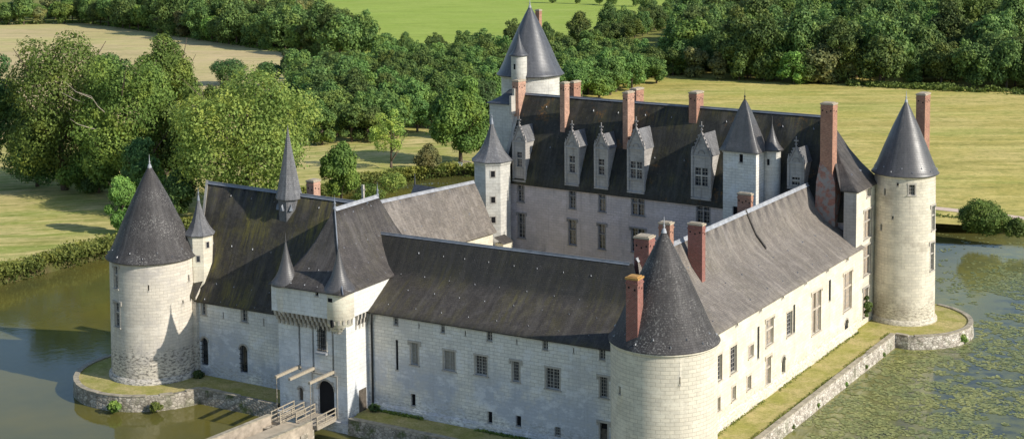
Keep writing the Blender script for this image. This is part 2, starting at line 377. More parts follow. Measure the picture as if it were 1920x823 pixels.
def arched(th,mf,h,name='window',label=None,style='dark',door=False): # arch top made by two corner fillers
    s0,s1,z0,z1=h;r=(s1-s0)/2;m=MB();n=6
    zc=z1-r
    for sg in(-1,1):
        c=(s0+s1)/2
        for i in range(n):
            t0=math.pi/2*i/n;t1=math.pi/2*(i+1)/n
            p0=(c+sg*r*math.cos(t0),zc+r*math.sin(t0));p1=(c+sg*r*math.cos(t1),zc+r*math.sin(t1))
            q=[p0,p1,(p1[0],z1),(p0[0],z1)]
            m.face([mf(*x,.02) for x in q]);m.face([mf(*p0,.02),mf(*p1,.02),mf(*p1,.33),mf(*p0,.33)])
    for i in range(2*n): # ring of voussoirs
        t0=math.pi*i/(2*n)+.02;t1=math.pi*(i+1)/(2*n)-.02
        c=(s0+s1)/2
        P=lambda rr,t,d:mf(c+rr*math.cos(t),zc+rr*math.sin(t),d)
        m.hexa([P(r,t0,-.05),P(r+.2,t0,-.05),P(r+.2,t0,.02),P(r,t0,.02)],[P(r,t1,-.05),P(r+.2,t1,-.05),P(r+.2,t1,.02),P(r,t1,.02)])
    w=build(name,m,M['trim'],th,label=label)
    p=MB();p.face([mf(s0,z0,.3),mf(s1,z0,.3),mf(s1,z1,.3),mf(s0,z1,.3)])
    build('leaf' if door else 'pane',p,M['door'] if style=='wood' else M['dark'] if style=='dark' else M['glass'],w)
    if style=='iron':
        g=MB();c=(s0+s1)/2
        for x in(s0+.02,c,s1-.02):sbox(g,mf,x-.03,x+.03,z0,z1-.15,.12,.16)
        k=int((z1-z0)/.45)
        for j in range(1,k):sbox(g,mf,s0-.05,s1+.05,z0+j*(z1-z0)/k-.03,z0+j*(z1-z0)/k+.03,-.1,-.06)
        build('iron_bars',g,M['iron'],w)
    return w
# roofs ------------------------------------------------------------
PROF=[(0,0),(.12,.055),(.30,.19),(.48,.34),(.64,.5),(.75,.63),(1,1)]   # flared slope: fraction inwards, fraction up
def slope(eA,eB,rA,rB,prof=PROF,nu=14):  # rows from eave line eA-eB to ridge line rA-rB
    rows=[]
    for t,h in prof:
        row=[]
        for i in range(nu+1):
            k=i/nu;e=[eA[j]+(eB[j]-eA[j])*k for j in range(3)];r=[rA[j]+(rB[j]-rA[j])*k for j in range(3)]
            row.append((e[0]+(r[0]-e[0])*t,e[1]+(r[1]-e[1])*t,e[2]+(r[2]-e[2])*h))
        rows.append(row)
    return rows
def addslope(mb,eA,eB,rA,rB,prof=PROF,nu=14,lip=.16,sag=.04,seed=0):
    rows=slope(eA,eB,rA,rB,prof,nu)
    for k,row in enumerate(rows[1:-1]):
        for i in range(1,len(row)-1):
            p=row[i];row[i]=(p[0],p[1],p[2]+sag*(noise.noise(Vector((p[0]*.25+seed,p[1]*.25,k*.7)))))
    if lip:
        rows=[[(p[0]*.995+rA[0]*.005,p[1]*.995+rA[1]*.005,p[2]-lip) for p in rows[0]]]+rows
    mb.loft(rows,True);return rows
def at_slope(rows,s,t): # rows w/ lip skipped; point & frac
    R=rows[1:];k=t*(len(R)-1);a=int(min(k,len(R)-2));f=k-a
    def on(row):
        q=s*(len(row)-1);b=int(min(q,len(row)-2));g=q-b
        return Vector(row[b])*(1-g)+Vector(row[b+1])*g
    p=on(R[a])*(1-f)+on(R[a+1])*f
    up=(on(R[a+1])-on(R[a])).normalized();al=(on(R[a])-(Vector(R[a][0]) if s>.5 else Vector(R[a][-1])))
    al=al.normalized()*(1 if s>.5 else -1);nn=al.cross(up).normalized()
    if nn.z<0:nn=-nn
    return p,up,al,nn
def vents(roof,rows,ts,L,step=4.4,mat='zinc_white',size=.17,s0=.03,s1=.97,lim=40):
    n=max(1,int(L/step));c=0
    for k,t in enumerate(ts):
        for i in range(n):
            s=s0+(s1-s0)*((i+.5*(k%2)+.25+random.uniform(-.06,.06))/n)
            if s>.99 or c>=lim:continue
            p,up,al,nn=at_slope(rows,s,t);m=MB();q=size*random.uniform(.8,1.25)
            a=p-al*q*.6;b=p+al*q*.6;top=p+nn*q*1.0;bk=p+up*q*2.1+nn*.01
            m.face([a,b,top]);m.face([b,bk,top]);m.face([bk,a,top])
            build('roof_vent',m,M[mat],roof);c+=1
def ridge_cap(th,pts,r=.13,mat='zinc'):
    m=MB()
    for a,b in zip(pts[:-1],pts[1:]):
        a=Vector(a);b=Vector(b);d=(b-a).normalized();x=d.cross(Vector((0,0,1))).normalized()
        for sg in(-1,1):
            q=[a+Vector((0,0,.07)),b+Vector((0,0,.07)),b+x*sg*r*1.5+Vector((0,0,-r*1.5)),a+x*sg*r*1.5+Vector((0,0,-r*1.5))]
            m.face(q if sg>0 else q[::-1])
        m.beam(a+Vector((0,0,.06)),b+Vector((0,0,.06)),r*.55,n=6)
    return build('ridge_cap',m,M[mat],th)
CONE=[(0,1),(.03,.945),(.08,.885),(.18,.79),(.35,.645),(.62,.40),(.86,.16),(.97,.04),(1,.012)]
HAT=[(0,1),(.07,.84),(.18,.65),(.34,.46),(.55,.28),(.78,.12),(1,.01)]
def cone(th,cu,cw,r,z0,z1,mat,prof=CONE,n=64,a0=0,fin=1.0,smooth=True,lip=.12,name='roof',finial=True):
    m=MB();P=[(r-.12,z0-lip),(r,z0-.02)]+[(r*b,z0+(z1-z0)*a) for a,b in prof]
    m.lathe(cu,cw,P,n,a0,smooth);o=build(name,m,M[mat],th)
    if finial:
        f=MB();h=z1-z0;fr_=prof[-3 if prof is CONE else -2];zc=z0+h*(.965 if prof is CONE else .86);rc=r*(.045 if prof is CONE else .085)+.03
        f.lathe(cu,cw,[(rc,zc),(r*.02+.05,z1+.02),(.05,z1+.1),(.11,z1+.22),(.11,z1+.3),(.045,z1+.42),(.03,z1+.9*fin),(.0,z1+1.25*fin)],10)
        build('finial',f,M['zinc_white'] if prof is CONE else M['zinc'],o)
    return o
def chim(th,fr,x0,x1,x2,yt,yb,w,mat='brick',cap='mortarcap',name='chimney',extra=0.,holes=True,u=None,pots=0):
    ym=(yt+yb)/2
    if u is not None:w=fr.hit(x1,yb,u=u)[1]
    a=fr.hit(x0,ym,w=w)[0];P=fr.hit(x1,ym,w=w);b=P[0];zt=fr.hit(x1,yt,w=w)[2];zb=fr.hit(x1,yb,w=w)[2]-extra
    # depth so that the far right edge falls at x2
    lo,hi=0.,8.
    for _ in range(30):
        md=(lo+hi)/2
        if fr.pix(b,w+md,(zt+zb)/2)[0]<x2:lo=md
        else:hi=md
    d=lo;m=MB();m.box(a,b,w,w+d,zb,zt-.2);m.box(a-.06,b+.06,w-.06,w+d+.06,zt-.62,zt-.5)
    o=build(name,m,M[mat],th)
    c=MB();c.box(a-.07,b+.07,w-.07,w+d+.07,zt-.2,zt-.02);c.box(a+.1,b-.1,w+.1,w+d-.1,zt-.02,zt+.06);build('cap',c,M[cap],o)
    if holes:
        h=MB()
        for k in range(max(2,int((b-a)/.42))):
            n=max(2,int((b-a)/.42));x=a+(b-a)*(k+.5)/n;h.box(x-.08,x+.08,w-.015,w+.1,zt-1.0-.18*(k%2),zt-.82-.18*(k%2))
        for k in range(max(2,int(d/.5))):
            n=max(2,int(d/.5));x=w+d*(k+.5)/n;h.box(b-.1,b+.015,x-.08,x+.08,zt-1.0-.18*(k%2),zt-.82-.18*(k%2))
        build('smoke_hole',h,M['dark'],o)
    return o,(a,b,w,w+d,zb,zt)
def pipe(th,pts,r=.09,mat='iron'):
    m=MB()
    for a,b in zip(pts[:-1],pts[1:]):m.beam(a,b,r,n=6)
    return build('downpipe',m,M[mat],th)
# ================================================================== THE CASTLE
RT_C=(.95,65.4);KC=(-59.9,69.6);LC=(-64.85,3.92);NC=(-1.22,3.0)
def round_tower(label,fr,c,r,h,apex,mat,wins,over=.45,tp=.2,z0=-.3,rmat='slate_speck'):
    t=Thing('round_tower',label,'tower',fr,(c[0],c[1],0))
    mf=cyl(c[0],c[1],r,tp,h);hs=[w[0] for w in wins]
    m=MB();wall(m,mf,-math.pi*r,math.pi*r,z0,h,hs,step=2*math.pi*r/56,zstep=3,smooth=True)
    for a in(0,):m.lathe(c[0],c[1],[(r-.02,h-.28),(r+.14,h-.22),(r+.18,h-.02),(r-.1,h-.01)],64)
    m.lathe(c[0],c[1],[(r+.34+tp*.9,z0),(r+.30+tp*.9,.35),(r+tp*.9,.6)],56)
    build('wall',m,M[mat],t)
    for w in wins:
        if w[1]=='door':
            arched(t,mf,w[0],name='door',style='wood',door=True)
        else:window(t,mf,w[0],**w[1])
    rf=cone(t,c[0],c[1],r+over,h+.02,apex,rmat)
    # small lead hooks around the eave
    for k in range(11):
        a=-1.6+k*.34+.1;tt=.10 if k%2 else .05;rr=(r+over)*(.87 if k%2 else .93);z=h+(apex-h)*tt
        p=Vector((c[0]+rr*math.sin(a),c[1]-rr*math.cos(a),z));q=.12;al=Vector((math.cos(a),math.sin(a),0));n=Vector((math.sin(a),-math.cos(a),.5)).normalized()
        m=MB();up=Vector((-math.sin(a)*.4,math.cos(a)*.4,.9))
        A,B,T,K=p-al*q*.5,p+al*q*.5,p+n*q*1.1,p+up*q*2
        m.face([A,B,T]);m.face([B,K,T]);m.face([K,A,T]);build('roof_vent',m,M['zinc_white'],rf)
    return t
D=dict(style='dark',sur=False,depth=.4,nx=0,lintel=False)
# --- left corner tower
Lr=4.76;pc=lambda *a:pxC(F,*a,LC[0],LC[1],Lr)
round_tower('squat round stone tower at the far left corner with a cracked rotten foot',F,LC,Lr,13.6,23.9,'stone_L',
  [(pc(214.6,221,499,540),dict(style='transom',nx=2,nz=6)),(pc(217,225.5,567,612),dict(style='transom',nx=2,nz=6)),
   (pc(277.3,279.8,534,545),D),(pc(351.7,355,515,527),D),(pc(341,343.5,562.5,568.5),D)])
# --- near corner tower (u,w in F)
Nr=4.9;pn=lambda *a:pxC(F,*a,NC[0],NC[1],Nr)
nt=round_tower('large round tower nearest the camera under a lichen spotted cone',F,NC,Nr,13.05,23.2,'stone_N',
  [(pn(1274,1276,706,720),D),(pn(1160,1164,724,738),D)],tp=0,over=.24)
C0,D0=F._rd(1192,640);tt_=.5
def on_cone(px,py,c,r,z0,z1):
    C0,D0=F._rd(px,py);t=60.
    while t<260:
        p=[C0[i]+t*D0[i] for i in range(3)];rr=math.hypot(p[0]-c[0],p[1]-c[1])
        if z0<p[2]<z1 and rr<r*(1-(p[2]-z0)/(z1-z0))*.95:return p
        t+=.05
    return None
p_=on_cone(1195.5,622,NC,Nr+.45,13.05,23.2)
chim(nt,F,1173.6,1195.5,1206,522,626,(p_[1] if p_ else 1.5)-.15,mat='brick_dark',cap='tilecap',extra=1.0)
# --- right corner tower (world frame)
Rr=3.74;pr=lambda *a:pxC(W,*a,RT_C[0],RT_C[1],Rr)
rt=round_tower('tall slender round tower at the right corner, pale shaft with one square window',W,RT_C,Rr,18.76,27.9,'stone_R',
  [(pr(1704.6,1715.8,346.8,366),dict(style='grid',nx=3,nz=3,sur=True,lintel=False)),(pr(1657.5,1661,354,365.6),D),(pr(1651,1655,419.6,431),D),
   (pr(1672,1676,405,411),D),(pr(1681,1685,343,349),D),(pr(1746.5,1751.5,386,431),dict(style='transom',nx=1,nz=5)),(pr(1743.5,1749,455,506),dict(style='transom',nx=1,nz=5))],rmat='slate_smooth')
chim(rt,W,1717,1734,1743,177,285,68.6,mat='brick',extra=5)
# --- keep (G frame)
kt=Thing('keep_tower','highest round tower at the back of the castle with a tall blue grey cone','keep',G,(KC[0],KC[1],0))
Kr=4.4;mf=cyl(*KC,Kr);m=MB();hs=[]
wall(m,mf,-math.pi*Kr,math.pi*Kr,-.2,27.4,hs,step=.6,zstep=4,smooth=True);m.lathe(*KC,[(Kr,27.0),(Kr+.2,27.1),(Kr+.2,27.45)],56);build('wall',m,M['stone_K'],kt)
cone(kt,*KC,Kr+.75,27.5,37.8,'slate_blue',fin=1.3)
u,w_,z=G.hit(973,104,w=65.0);zt=G.hit(970.8,62,w=65.0)[2];m=MB();m.lathe(u,65.0,[(.2,z-4.6),(.8,z-4.0),(1.18,z-3.4),(1.18,z)],24);k=build('bartizan',m,M['stone_K'],kt,label='slim round turret clinging to the keep')
def sub_cone(parent,cu,cw,r,z0,z1,mat,prof=HAT,n=28,a0=0,smooth=True):
    m=MB();m.lathe(cu,cw,[(r-.1,z0-.08),(r,z0)]+[(r*b,z0+(z1-z0)*a) for a,b in prof]+[],n,a0,smooth)
    m.beam((cu,cw,z1-.1),(cu,cw,z1+.9),.05,.02,6)
    return build('turret_roof',m,M[mat],parent)
sub_cone(k,u,65.0,1.46,z,zt,'slate_blue')
m=MB();m.box(u-.14,u+.14,63.78,63.85,z-2.0,z-1.2);build('window',m,M['dark'],k)
# annex of the keep, lower left
m=MB();a0=G.hit(918,210,w=61.5)[0];a1=-57.9;zt=G.hit(918,192,w=61.5)[2];m.box(a0,a1,61.5,68,-.2,zt)
build('side_wall',m,M['stone_K'],kt)
m=MB();zr=G.hit(945,170,w=64.5)[2];e=.35
addslope(m,(a0-e,61.2,zt),(a1,61.2,zt),(a0+1.4,64.7,zr+.2),(a1,64.7,zr+.2),nu=4);addslope(m,(a0-e,68.2,zt),(a0-e,61.2,zt),(a0+1.4,64.7,zr+.2),(a0+1.4,64.7,zr+.2),nu=4)
addslope(m,(a1,68.2,zt),(a0-e,68.2,zt),(a1,64.7,zr+.2),(a0+1.4,64.7,zr+.2),nu=4)
build('lower_roof',m,M['slate_blue'],kt)
m=MB();m.box(a1-.1,a1+.25,61.1,61.9,zt-1.5,zt+1.2);m.box(a1-.1,a1+.25,61.9,62.5,zt-1.5,zt+2.2);build('stepped_parapet',m,M['trim'],kt)
chim(kt,G,1004,1011,1016,19,60,72.5,mat='brick',extra=2.5,holes=False)
h=pxF(G,941,945,148,166,60.0)
# --- main residence (G frame)
GW=58.6;lg=Thing('residence','long main residence with tall steep dark slate roof and carved stone dormers','chateau wing',G,(-30,63,0))
U0,U1=-57.6,-4.95;ZE=13.15;ZR=25.25;RW=64.0
facade=[((971,982,342,378.6),'transom',2,6),((972,984,400.5,446),'transom',2,6),((1067.8,1078.7,351,391),'transom',2,6),((1066.7,1079.5,412.5,459),'transom',2,6),
 ((1123,1135,356.8,397),'transom',2,6),((1122.5,1134.5,420.6,467),'transom',2,6),((1184.5,1207.4,364.8,404),'cross',4,6),((1184.5,1208,429,473),'cross',4,6),((1306.6,1330.3,377.5,418.7),'cross',4,6),((1306,1330,442,486),'cross',4,6)]
hs=[pxF(G,*q,GW) for q,*_ in facade]
m=MB();wall(m,flatF(GW),U0,U1,-.2,ZE,hs)
m.face([(U1,GW,-.2),(U1,69.4,-.2),(U1,69.4,ZE),(U1,GW,ZE)]);m.face([(U1,69.4,-.2),(U0,69.4,-.2),(U0,69.4,ZE),(U1,69.4,ZE)]);m.face([(U0,69.4,-.2),(U0,GW,-.2),(U0,GW,ZE),(U0,69.4,ZE)])
m.box(U0,U1,GW-.16,GW-.002,ZE-.35,ZE-.05)
build('wall',m,M['stone_G'],lg)
for (q,st,nx,nz),h in zip(facade,hs):window(lg,flatF(GW),h,style=st,nx=nx,nz=nz,trim='trim_dark')
m=MB();STEEP=[(0,0),(.1,.12),(.25,.34),(.45,.53),(.7,.74),(1,1)];STEEP=[(0,0),(.10,.115),(.22,.25),(.45,.48),(.7,.72),(1,1)]
rows=addslope(m,(U0,GW-.35,ZE-.1),(-5.1,GW-.35,ZE-.1),(U0,RW,ZR),(-10.3,RW,ZR),prof=STEEP,nu=30,sag=.06)
addslope(m,(-9.0,69.8,ZE),(U0,69.8,ZE),(-10.3,RW,ZR),(U0,RW,ZR),prof=STEEP,nu=20)
rf=build('roof',m,M['slate_logis'],lg)
vents(rf,rows,[.55,.9],50,4.2,size=.15,lim=22)
ridge_cap(lg,[(U0,RW,ZR),(-10.2,RW,ZR)],.11,'zinc')
m=MB() # left raking gable with stone coping
g=[(U0,GW-.4,ZE-.3),(U0,69.9,ZE-.3),(U0,RW,ZR+.35)]
m.face([(U0-.02,p[1],p[2]) for p in (g[1],g[0],g[2])])
for a,b in((g[0],g[2]),(g[2],g[1])):
    A=Vector(a);B=Vector(b);m.hexa([A+Vector((-.25,0,-.1)),A+Vector((.25,0,-.1)),A+Vector((.25,0,.4)),A+Vector((-.25,0,.4))],[B+Vector((-.25,0,-.1)),B+Vector((.25,0,-.1)),B+Vector((.25,0,.4)),B+Vector((-.25,0,.4))])
build('gable',m,M['trim'],lg)
# pavilion end (hip facing the water)
PV0,PV1,PU=56.15,64.0,-2.14;ZP=17.45;px0=-7.2
hh=[pxR(W,1620,1633.8,393,446,PU),pxR(W,1625,1631.7,352.7,368.4,PU),pxR(W,1619,1632,459.6,514.5,PU),pxR(W,1618,1627,540,593,PU)]
pv=Thing('pavilion','narrow end pavilion with flared hip roof between right wing and slender round tower','pavilion',W,(PU,60,0))
m=MB();wall(m,flatR(PU),PV0+.2,PV1+.6,-.2,ZP,hh);build('wall',m,M['stone_lit'],pv)
m=MB();q=[((1590,1594,395,401)),((1597,1601,440,447))]
PL=-3.75
m.face([(PL,PV0+.2,-.2),(PU,PV0+.2,-.2),(PU,PV0+.2,ZP),(PL,PV0+.2,ZP)])
m.face([(PL,PV0+.2,-.2),(PL,PV0+.2,ZP),(PL,PV1,ZP),(PL,PV1,-.2)][::-1])
m.face([(PU,PV1+.6,-.2),(-6,PV1+.6,-.2),(-6,PV1+.6,ZP),(PU,PV1+.6,ZP)])
build('side_wall',m,M['stone_dormer'],pv)
for st,h in zip(('transom','grid','transom','transom'),hh):window(pv,flatR(PU),h,style=st,nx=2,nz=5,tan=True)
m=MB();T1=(-8.9,63.4,25.2)
rows=addslope(m,(PU+.35,PV0-.1,ZP),(PU+.35,PV1+.9,ZP),T1,(-8.9,64.2,25.2),nu=6,lip=.15,prof=[(0,0),(.15,.09),(.38,.28),(.6,.5),(.8,.76),(1,1)])
addslope(m,(PL-.35,PV0-.1,ZP),(PU+.35,PV0-.1,ZP),(-8.9,63.4,25.2),T1,nu=6,lip=.15,prof=[(0,0),(.15,.09),(.38,.28),(.6,.5),(.8,.76),(1,1)])
addslope(m,(PU+.35,PV1+.9,ZP),(-6.3,PV1+.9,ZP),(-8.9,64.2,25.2),(-8.9,64.2,25.2),nu=6)
m.face([(PL-.35,PV0-.1,ZP),(-8.9,63.4,25.2),(PL-.35,63.4,ZP)])
rf=build('roof',m,M['slate'],pv);vents(rf,rows,[.3],8,4)
# chimneys of the residence
chim(lg,G,960.6,972,986,152,206,62.2,mat='brick_pink',extra=4)
chim(lg,G,1050,1058.5,1067.8,155.5,226,61.6,mat='brick_pink',extra=3)
chim(lg,G,1067.8,1076,1089,154,186,65.4,mat='brick',extra=2.5)
chim(lg,G,1167.6,1177,1189.4,173.6,257,60.9,mat='brick_pink',extra=3)
chim(lg,G,1181,1193,1207,167.5,192,65.4,mat='brick',extra=2.5)
chim(lg,G,1291.5,1306,1319,174,229,62.9,mat='brick',extra=3)
ch,(a,b,c,d,zb,zt)=chim(lg,G,1538,1561,1569.5,195,330,57.6,mat='brick',extra=0)
m=MB();zm=zb;f=.75
q0=[(a-.75,c-.2,9.0),(b+.5,c-.2,9.0),(b+.5,d+.4,9.0),(a-.75,d+.4,9.0)];q1=[(a-.42,c-.12,zm-.9),(b+.45,c-.12,zm-.9),(b+.45,d+.4,zm-.9),(a-.42,d+.4,zm-.9)]
m.hexa(q0,q1);m.hexa(q1,[(a-.02,c-.02,zm+1.6),(b+.02,c-.02,zm+.3),(b+.02,d+.05,zm+.3),(a-.02,d+.05,zm+1.6)])
build('shoulder',m,M['shoulder'],ch)
# dormers
def dormer(x0,x1,yb,ys,xa,ya,win,st,nx,nz,fy):
    w0=GW-.06;xm=(x0+x1)/2;ym=(yb+ys)/2
    a=G.hit(x0,ym,w=w0)[0];b=G.hit(x1-(x1-x0)*.16,ym,w=w0)[0];zb=G.hit(xm,yb,w=w0)[2];zs=G.hit(x0,ys,w=w0)[2];za=G.hit(xa,ya,w=w0)[2];c=(a+b)/2;h=pxF(G,*win,w0)
    sh=(h[0]+h[1])/2-c;h=(h[0]-sh,h[1]-sh,h[2],h[3])
    m=MB();mf=flatF(w0);wall(m,mf,a,b,zb,zs,[h],depth=.3)
    m.face([(a,w0,zs),(b,w0,zs),(c,w0,za)])
    m.face([(b,w0,zb),(b,w0+5,zb),(b,w0+5,zs),(b,w0,zs)]);m.face([(a,w0+5,zb),(a,w0,zb),(a,w0,zs),(a,w0+5,zs)])
    m.face([(a,w0,zb),(b,w0,zb),(b,w0+2,zb),(a,w0+2,zb)][::-1])
    for s in(a,b):m.box(s-.14,s+.14,w0-.13,w0+.2,zb+.1,zs+.3);m.hexa([(s-.14,w0-.13,zs+.3),(s+.14,w0-.13,zs+.3),(s+.14,w0+.2,zs+.3),(s-.14,w0+.2,zs+.3)],[(s-.02,w0-.01,zs+1.15),(s+.02,w0-.01,zs+1.15),(s+.02,w0+.03,zs+1.15),(s-.02,w0+.03,zs+1.15)])
    m.box(a-.05,b+.05,w0-.12,w0-.003,zs-.12,zs+.06);m.box(a-.05,b+.05,w0-.12,w0-.003,h[2]-.3,h[2]-.16);m.box(a-.12,b+.12,w0-.2,w0+.1,zb-.2,zb)
    d=build('dormer',m,M['stone_dormer'],lg)
    # raking copings with crockets, little blind arch, cross finial
    m=MB();n=5
    for s in(a-.1,b+.1):
        A=Vector((s,w0,zs-.05));B=Vector((c,w0,za+.15));m.hexa([A+Vector((-.1,-.14,0)),A+Vector((.1,-.14,0)),A+Vector((.1,.22,0)),A+Vector((-.1,.22,0))],[B+Vector((-.1,-.14,0)),B+Vector((.1,-.14,0)),B+Vector((.1,.22,0)),B+Vector((-.1,.22,0))])
        for k in range(1,n+1):
            P=A.lerp(B,k/(n+1));sg=1 if s>c else -1;m.box(P.x+sg*.08,P.x+sg*.26,w0-.08,w0+.1,P.z,P.z+.2)
    zf=za+.2;H=max(1.2,(G.hit(xa,fy,w=w0)[2]-za));m.beam((c,w0+.03,zf-.2),(c,w0+.03,zf+H*.9),.09,.06,6)
    m.box(c-.28,c+.28,w0-.05,w0+.11,zf+H*.50,zf+H*.62);m.box(c-.15,c+.15,w0-.1,w0+.16,zf+H*.18,zf+H*.26)
    m.lathe(c,w0+.03,[(.0,zf+H*.84),(.11,zf+H*.92),(0,zf+H)],6)
    for k in range(8):
        t0=math.pi*k/8;t1=math.pi*(k+1)/8;R0=min(.42,(b-a)*.2);zz=zs+.25;P=lambda r,t,dd:(c+r*math.cos(t),w0+dd,zz+r*math.sin(t))
        m.hexa([P(R0,t0,-.08),P(R0+.12,t0,-.08),P(R0+.12,t0,-.002),P(R0,t0,-.002)],[P(R0,t1,-.08),P(R0+.12,t1,-.08),P(R0+.12,t1,-.002),P(R0,t1,-.002)])
    build('pediment_ornament',m,M['trim_dark'],d)
    m=MB();zr=za-.1
    for s in(a-.12,b+.12):
        q=[(s,w0+.22,zs+.0),(s,w0+5,zs+.0),(c,w0+5,zr),(c,w0+.22,zr)]
        m.face(q if s>c else q[::-1])
    build('dormer_roof',m,M['slate_grey'],d)
    wd=window_sub(d,mf,h,st,nx,nz)
def window_sub(parent,mf,h,st,nx,nz):
    s0,s1,z0,z1=h;m=MB();dd=.24
    m.face([mf(s0,z0,dd),mf(s1,z0,dd),mf(s1,z1,dd),mf(s0,z1,dd)]);g=MB()
    for i in range(1,nx):x=s0+(s1-s0)*i/nx;sbox(g,mf,x-.025,x+.025,z0,z1,dd-.06,dd-.01)
    for j in range(1,nz):z=z0+(z1-z0)*j/nz;sbox(g,mf,s0,s1,z-.025,z+.025,dd-.055,dd-.012)
    zt=z0+(z1-z0)*.56;sbox(g,mf,s0,s1,zt-.09,zt+.09,.03,dd-.02)
    if st=='cross':c=(s0+s1)/2;sbox(g,mf,c-.09,c+.09,z0,z1,.032,dd-.018)
    sbox(g,mf,s0-.12,s1+.12,z0-.12,z0,-.1,.05)
    build('pane',m,M['glass'],parent);build('window_cross',g,M['trim'],parent)
for q in ((963,989,338,265.6,972,236,(972,981,285.7,313),'transom',2,5,222),(1061,1089,346,274.7,1075,246,(1069.6,1080,293,324),'transom',2,5,229),
          (1116,1143.5,352,278,1130,251,(1124,1135,299,328),'transom',2,5,233),(1178,1213,360,278,1198,242,(1185.6,1207,304,335),'cross',4,5,222),
          (1298,1338.5,372,291,1320,251,(1305.5,1329,315.6,348.7),'cross',4,5,231),(1478.4,1511,352,305,1497,278,(1486,1501,333,347),'grid',3,3,259)):
    dormer(*q)
# stair tower (square) with its small round companion
st=Thing('stair_tower','square stair tower rising from the courtyard side of the residence under a concave pyramid roof','tower',G,(-18.8,58,0))
w0=56.0;a=G.hit(1355.8,300,w=w0)[0];b=G.hit(1417.7,300,w=w0)[0];z=G.hit(1418,356-71,w=w0)[2]-.1
wl=[pxF(G,1385.5,1393,289.5,305,w0),pxF(G,1373.5,1382.6,387,404,w0)]
lo=0;hi=8
for _ in range(30):
    md=(lo+hi)/2
    if G.pix(b,w0+md,z)[0]<1436:lo=md
    else:hi=md
dp=lo;m=MB();wall(m,flatF(w0),a,b,-.2,z,wl);m.face([(b,w0,-.2),(b,w0+dp,-.2),(b,w0+dp,z),(b,w0,z)]);m.face([(a,w0+dp,-.2),(a,w0,-.2),(a,w0,z),(a,w0+dp,z)]);m.face([(b,w0+dp,-.2),(a,w0+dp,-.2),(a,w0+dp,z),(b,w0+dp,z)])
m.box(a-.1,b+.1,w0-.1,w0-.003,z-.3,z-.05)
build('wall',m,M['stone_F'],st)
for h in wl:window(st,flatF(w0),h,style='dark',sur=False,nx=0,lintel=False)
cu,cw=(a+b)/2,w0+dp/2;za=G.hit(1399,184,w=cw)[2];m=MB();e=.42
HP=[(0,0),(.10,.07),(.28,.24),(.48,.47),(.7,.72),(.88,.9),(1,1)]
for A,B in (((a-e,w0-e),(b+e,w0-e)),((b+e,w0-e),(b+e,w0+dp+e)),((b+e,w0+dp+e),(a-e,w0+dp+e)),((a-e,w0+dp+e),(a-e,w0-e))):
    addslope(m,(*A,z),(*B,z),(cu,cw,za),(cu,cw,za),nu=6,prof=HP,sag=0,lip=.12)
rf=build('roof',m,M['slate_smooth'],st)
m=MB();m.lathe(cu,cw,[(.22,za-.9),(.06,za),(.14,za+.2),(.04,za+.35),(.0,za+1.5)],8);build('finial',m,M['iron'],rf)
su,sw=G.hit(1447.5,285,w=59.3)[0],59.3;z=G.hit(1447.5,283,w=sw-1.1)[2];zt=G.hit(1445,230,w=sw)[2]
m=MB();m.lathe(su,sw,[(1.12,5),(1.12,z)],24);k=build('side_turret',m,M['stone_K'],st);sub_cone(k,su,sw,1.5,z,zt,'slate_smooth')
m=MB();m.box(su-.15,su+.15,sw-1.16,sw-1.08,z-1.9,z-1.1);build('window',m,M['dark'],k)
# octagonal stair turret at the left end of the court
ot=Thing('octagonal_turret','slim eight sided turret with pointed slate hat in the inner left corner of the courtyard','turret',G,(-58.35,57,0))
oc=(-58.3,57.0);R=2.75;m=MB();A0=math.radians(14.5);zo=G.hit(917,306,w=oc[1]-R)[2]
m.lathe(*oc,[(R,-.2),(R,zo)],8,A0,False);m.lathe(*oc,[(R+.1,zo-.5),(R+.22,zo-.1),(R+.22,zo)],8,A0,False);build('wall',m,M['stone_K'],ot)
cone(ot,*oc,R+.42,zo,G.hit(923,222,w=57)[2],'slate_grey',prof=HAT,n=8,a0=A0,fin=.6,smooth=False)
for q in((924.7,931,320,333),(926.5,934,368,381),(926.5,934,406,418)):
    t,zz=G.hitcyl((q[0]+q[2-1])/2,(q[2]+q[3])/2,*oc,R*.94)
    k=math.floor((t-A0)/(math.pi/4));tc=A0+(k+.5)*math.pi/4;rr=R*math.cos(math.pi/8)
    al=Vector((math.cos(tc),math.sin(tc),0));nn=Vector((math.sin(tc),-math.cos(tc),0));p=Vector((oc[0],oc[1],zz))+nn*rr
    mf=lambda s,z,d,p=p,al=al,nn=nn:tuple(p+al*s-nn*d+Vector((0,0,z)))
    m=MB();sbox(m,mf,-.42,.42,-.55,.55,-.05,.06);m2=MB();sbox(m2,mf,-.28,.28,-.42,.42,-.075,.0);o=build('window',m,M['trim'],ot);build('pane',m2,M['dark'],o)
# ------------------------------------------------------------------ front wing + right wing (L shaped, mitred at the near tower)
FWw=5.41;ZF=10.45;RF=12.3;ZRF=17.05;FU0=-36.2
fw=Thing('front_wing','low front wing of stained pale stone between gatehouse and near round tower','chateau wing',F,(-20,FWw,0))
fl=[((737.6,746.8,592.7,609),'s'),((826,834,606.6,623.6),'s'),((911.8,923,621,639),'s'),((1016.7,1027.5,638,655.5),'s'),((1123.5,1135,656,674),'s'),
 ((770.5,784,642,683.5),'shut'),((832,853,657.5,694.5),'shut4'),((891,912.8,667,703),'g'),((961,973.5,677,714.5),'g3'),((1023.5,1049,690.5,729),'g'),((1125,1139,706,745),'g3'),
 ((770,779,738,761),'d'),((914,923,771,793),'d'),((967,977,779,799),'d'),((1040,1051,800,817),'g2'),((1125,1139,792,825),'door'),
 ((742,746.6,637,693),'slit'),((784.5,786.5,606,613),'slit'),((871.5,873.5,620,628.5),'slit'),((968,970,635.5,644),'slit'),((1074.5,1076.5,652,661),'slit')]
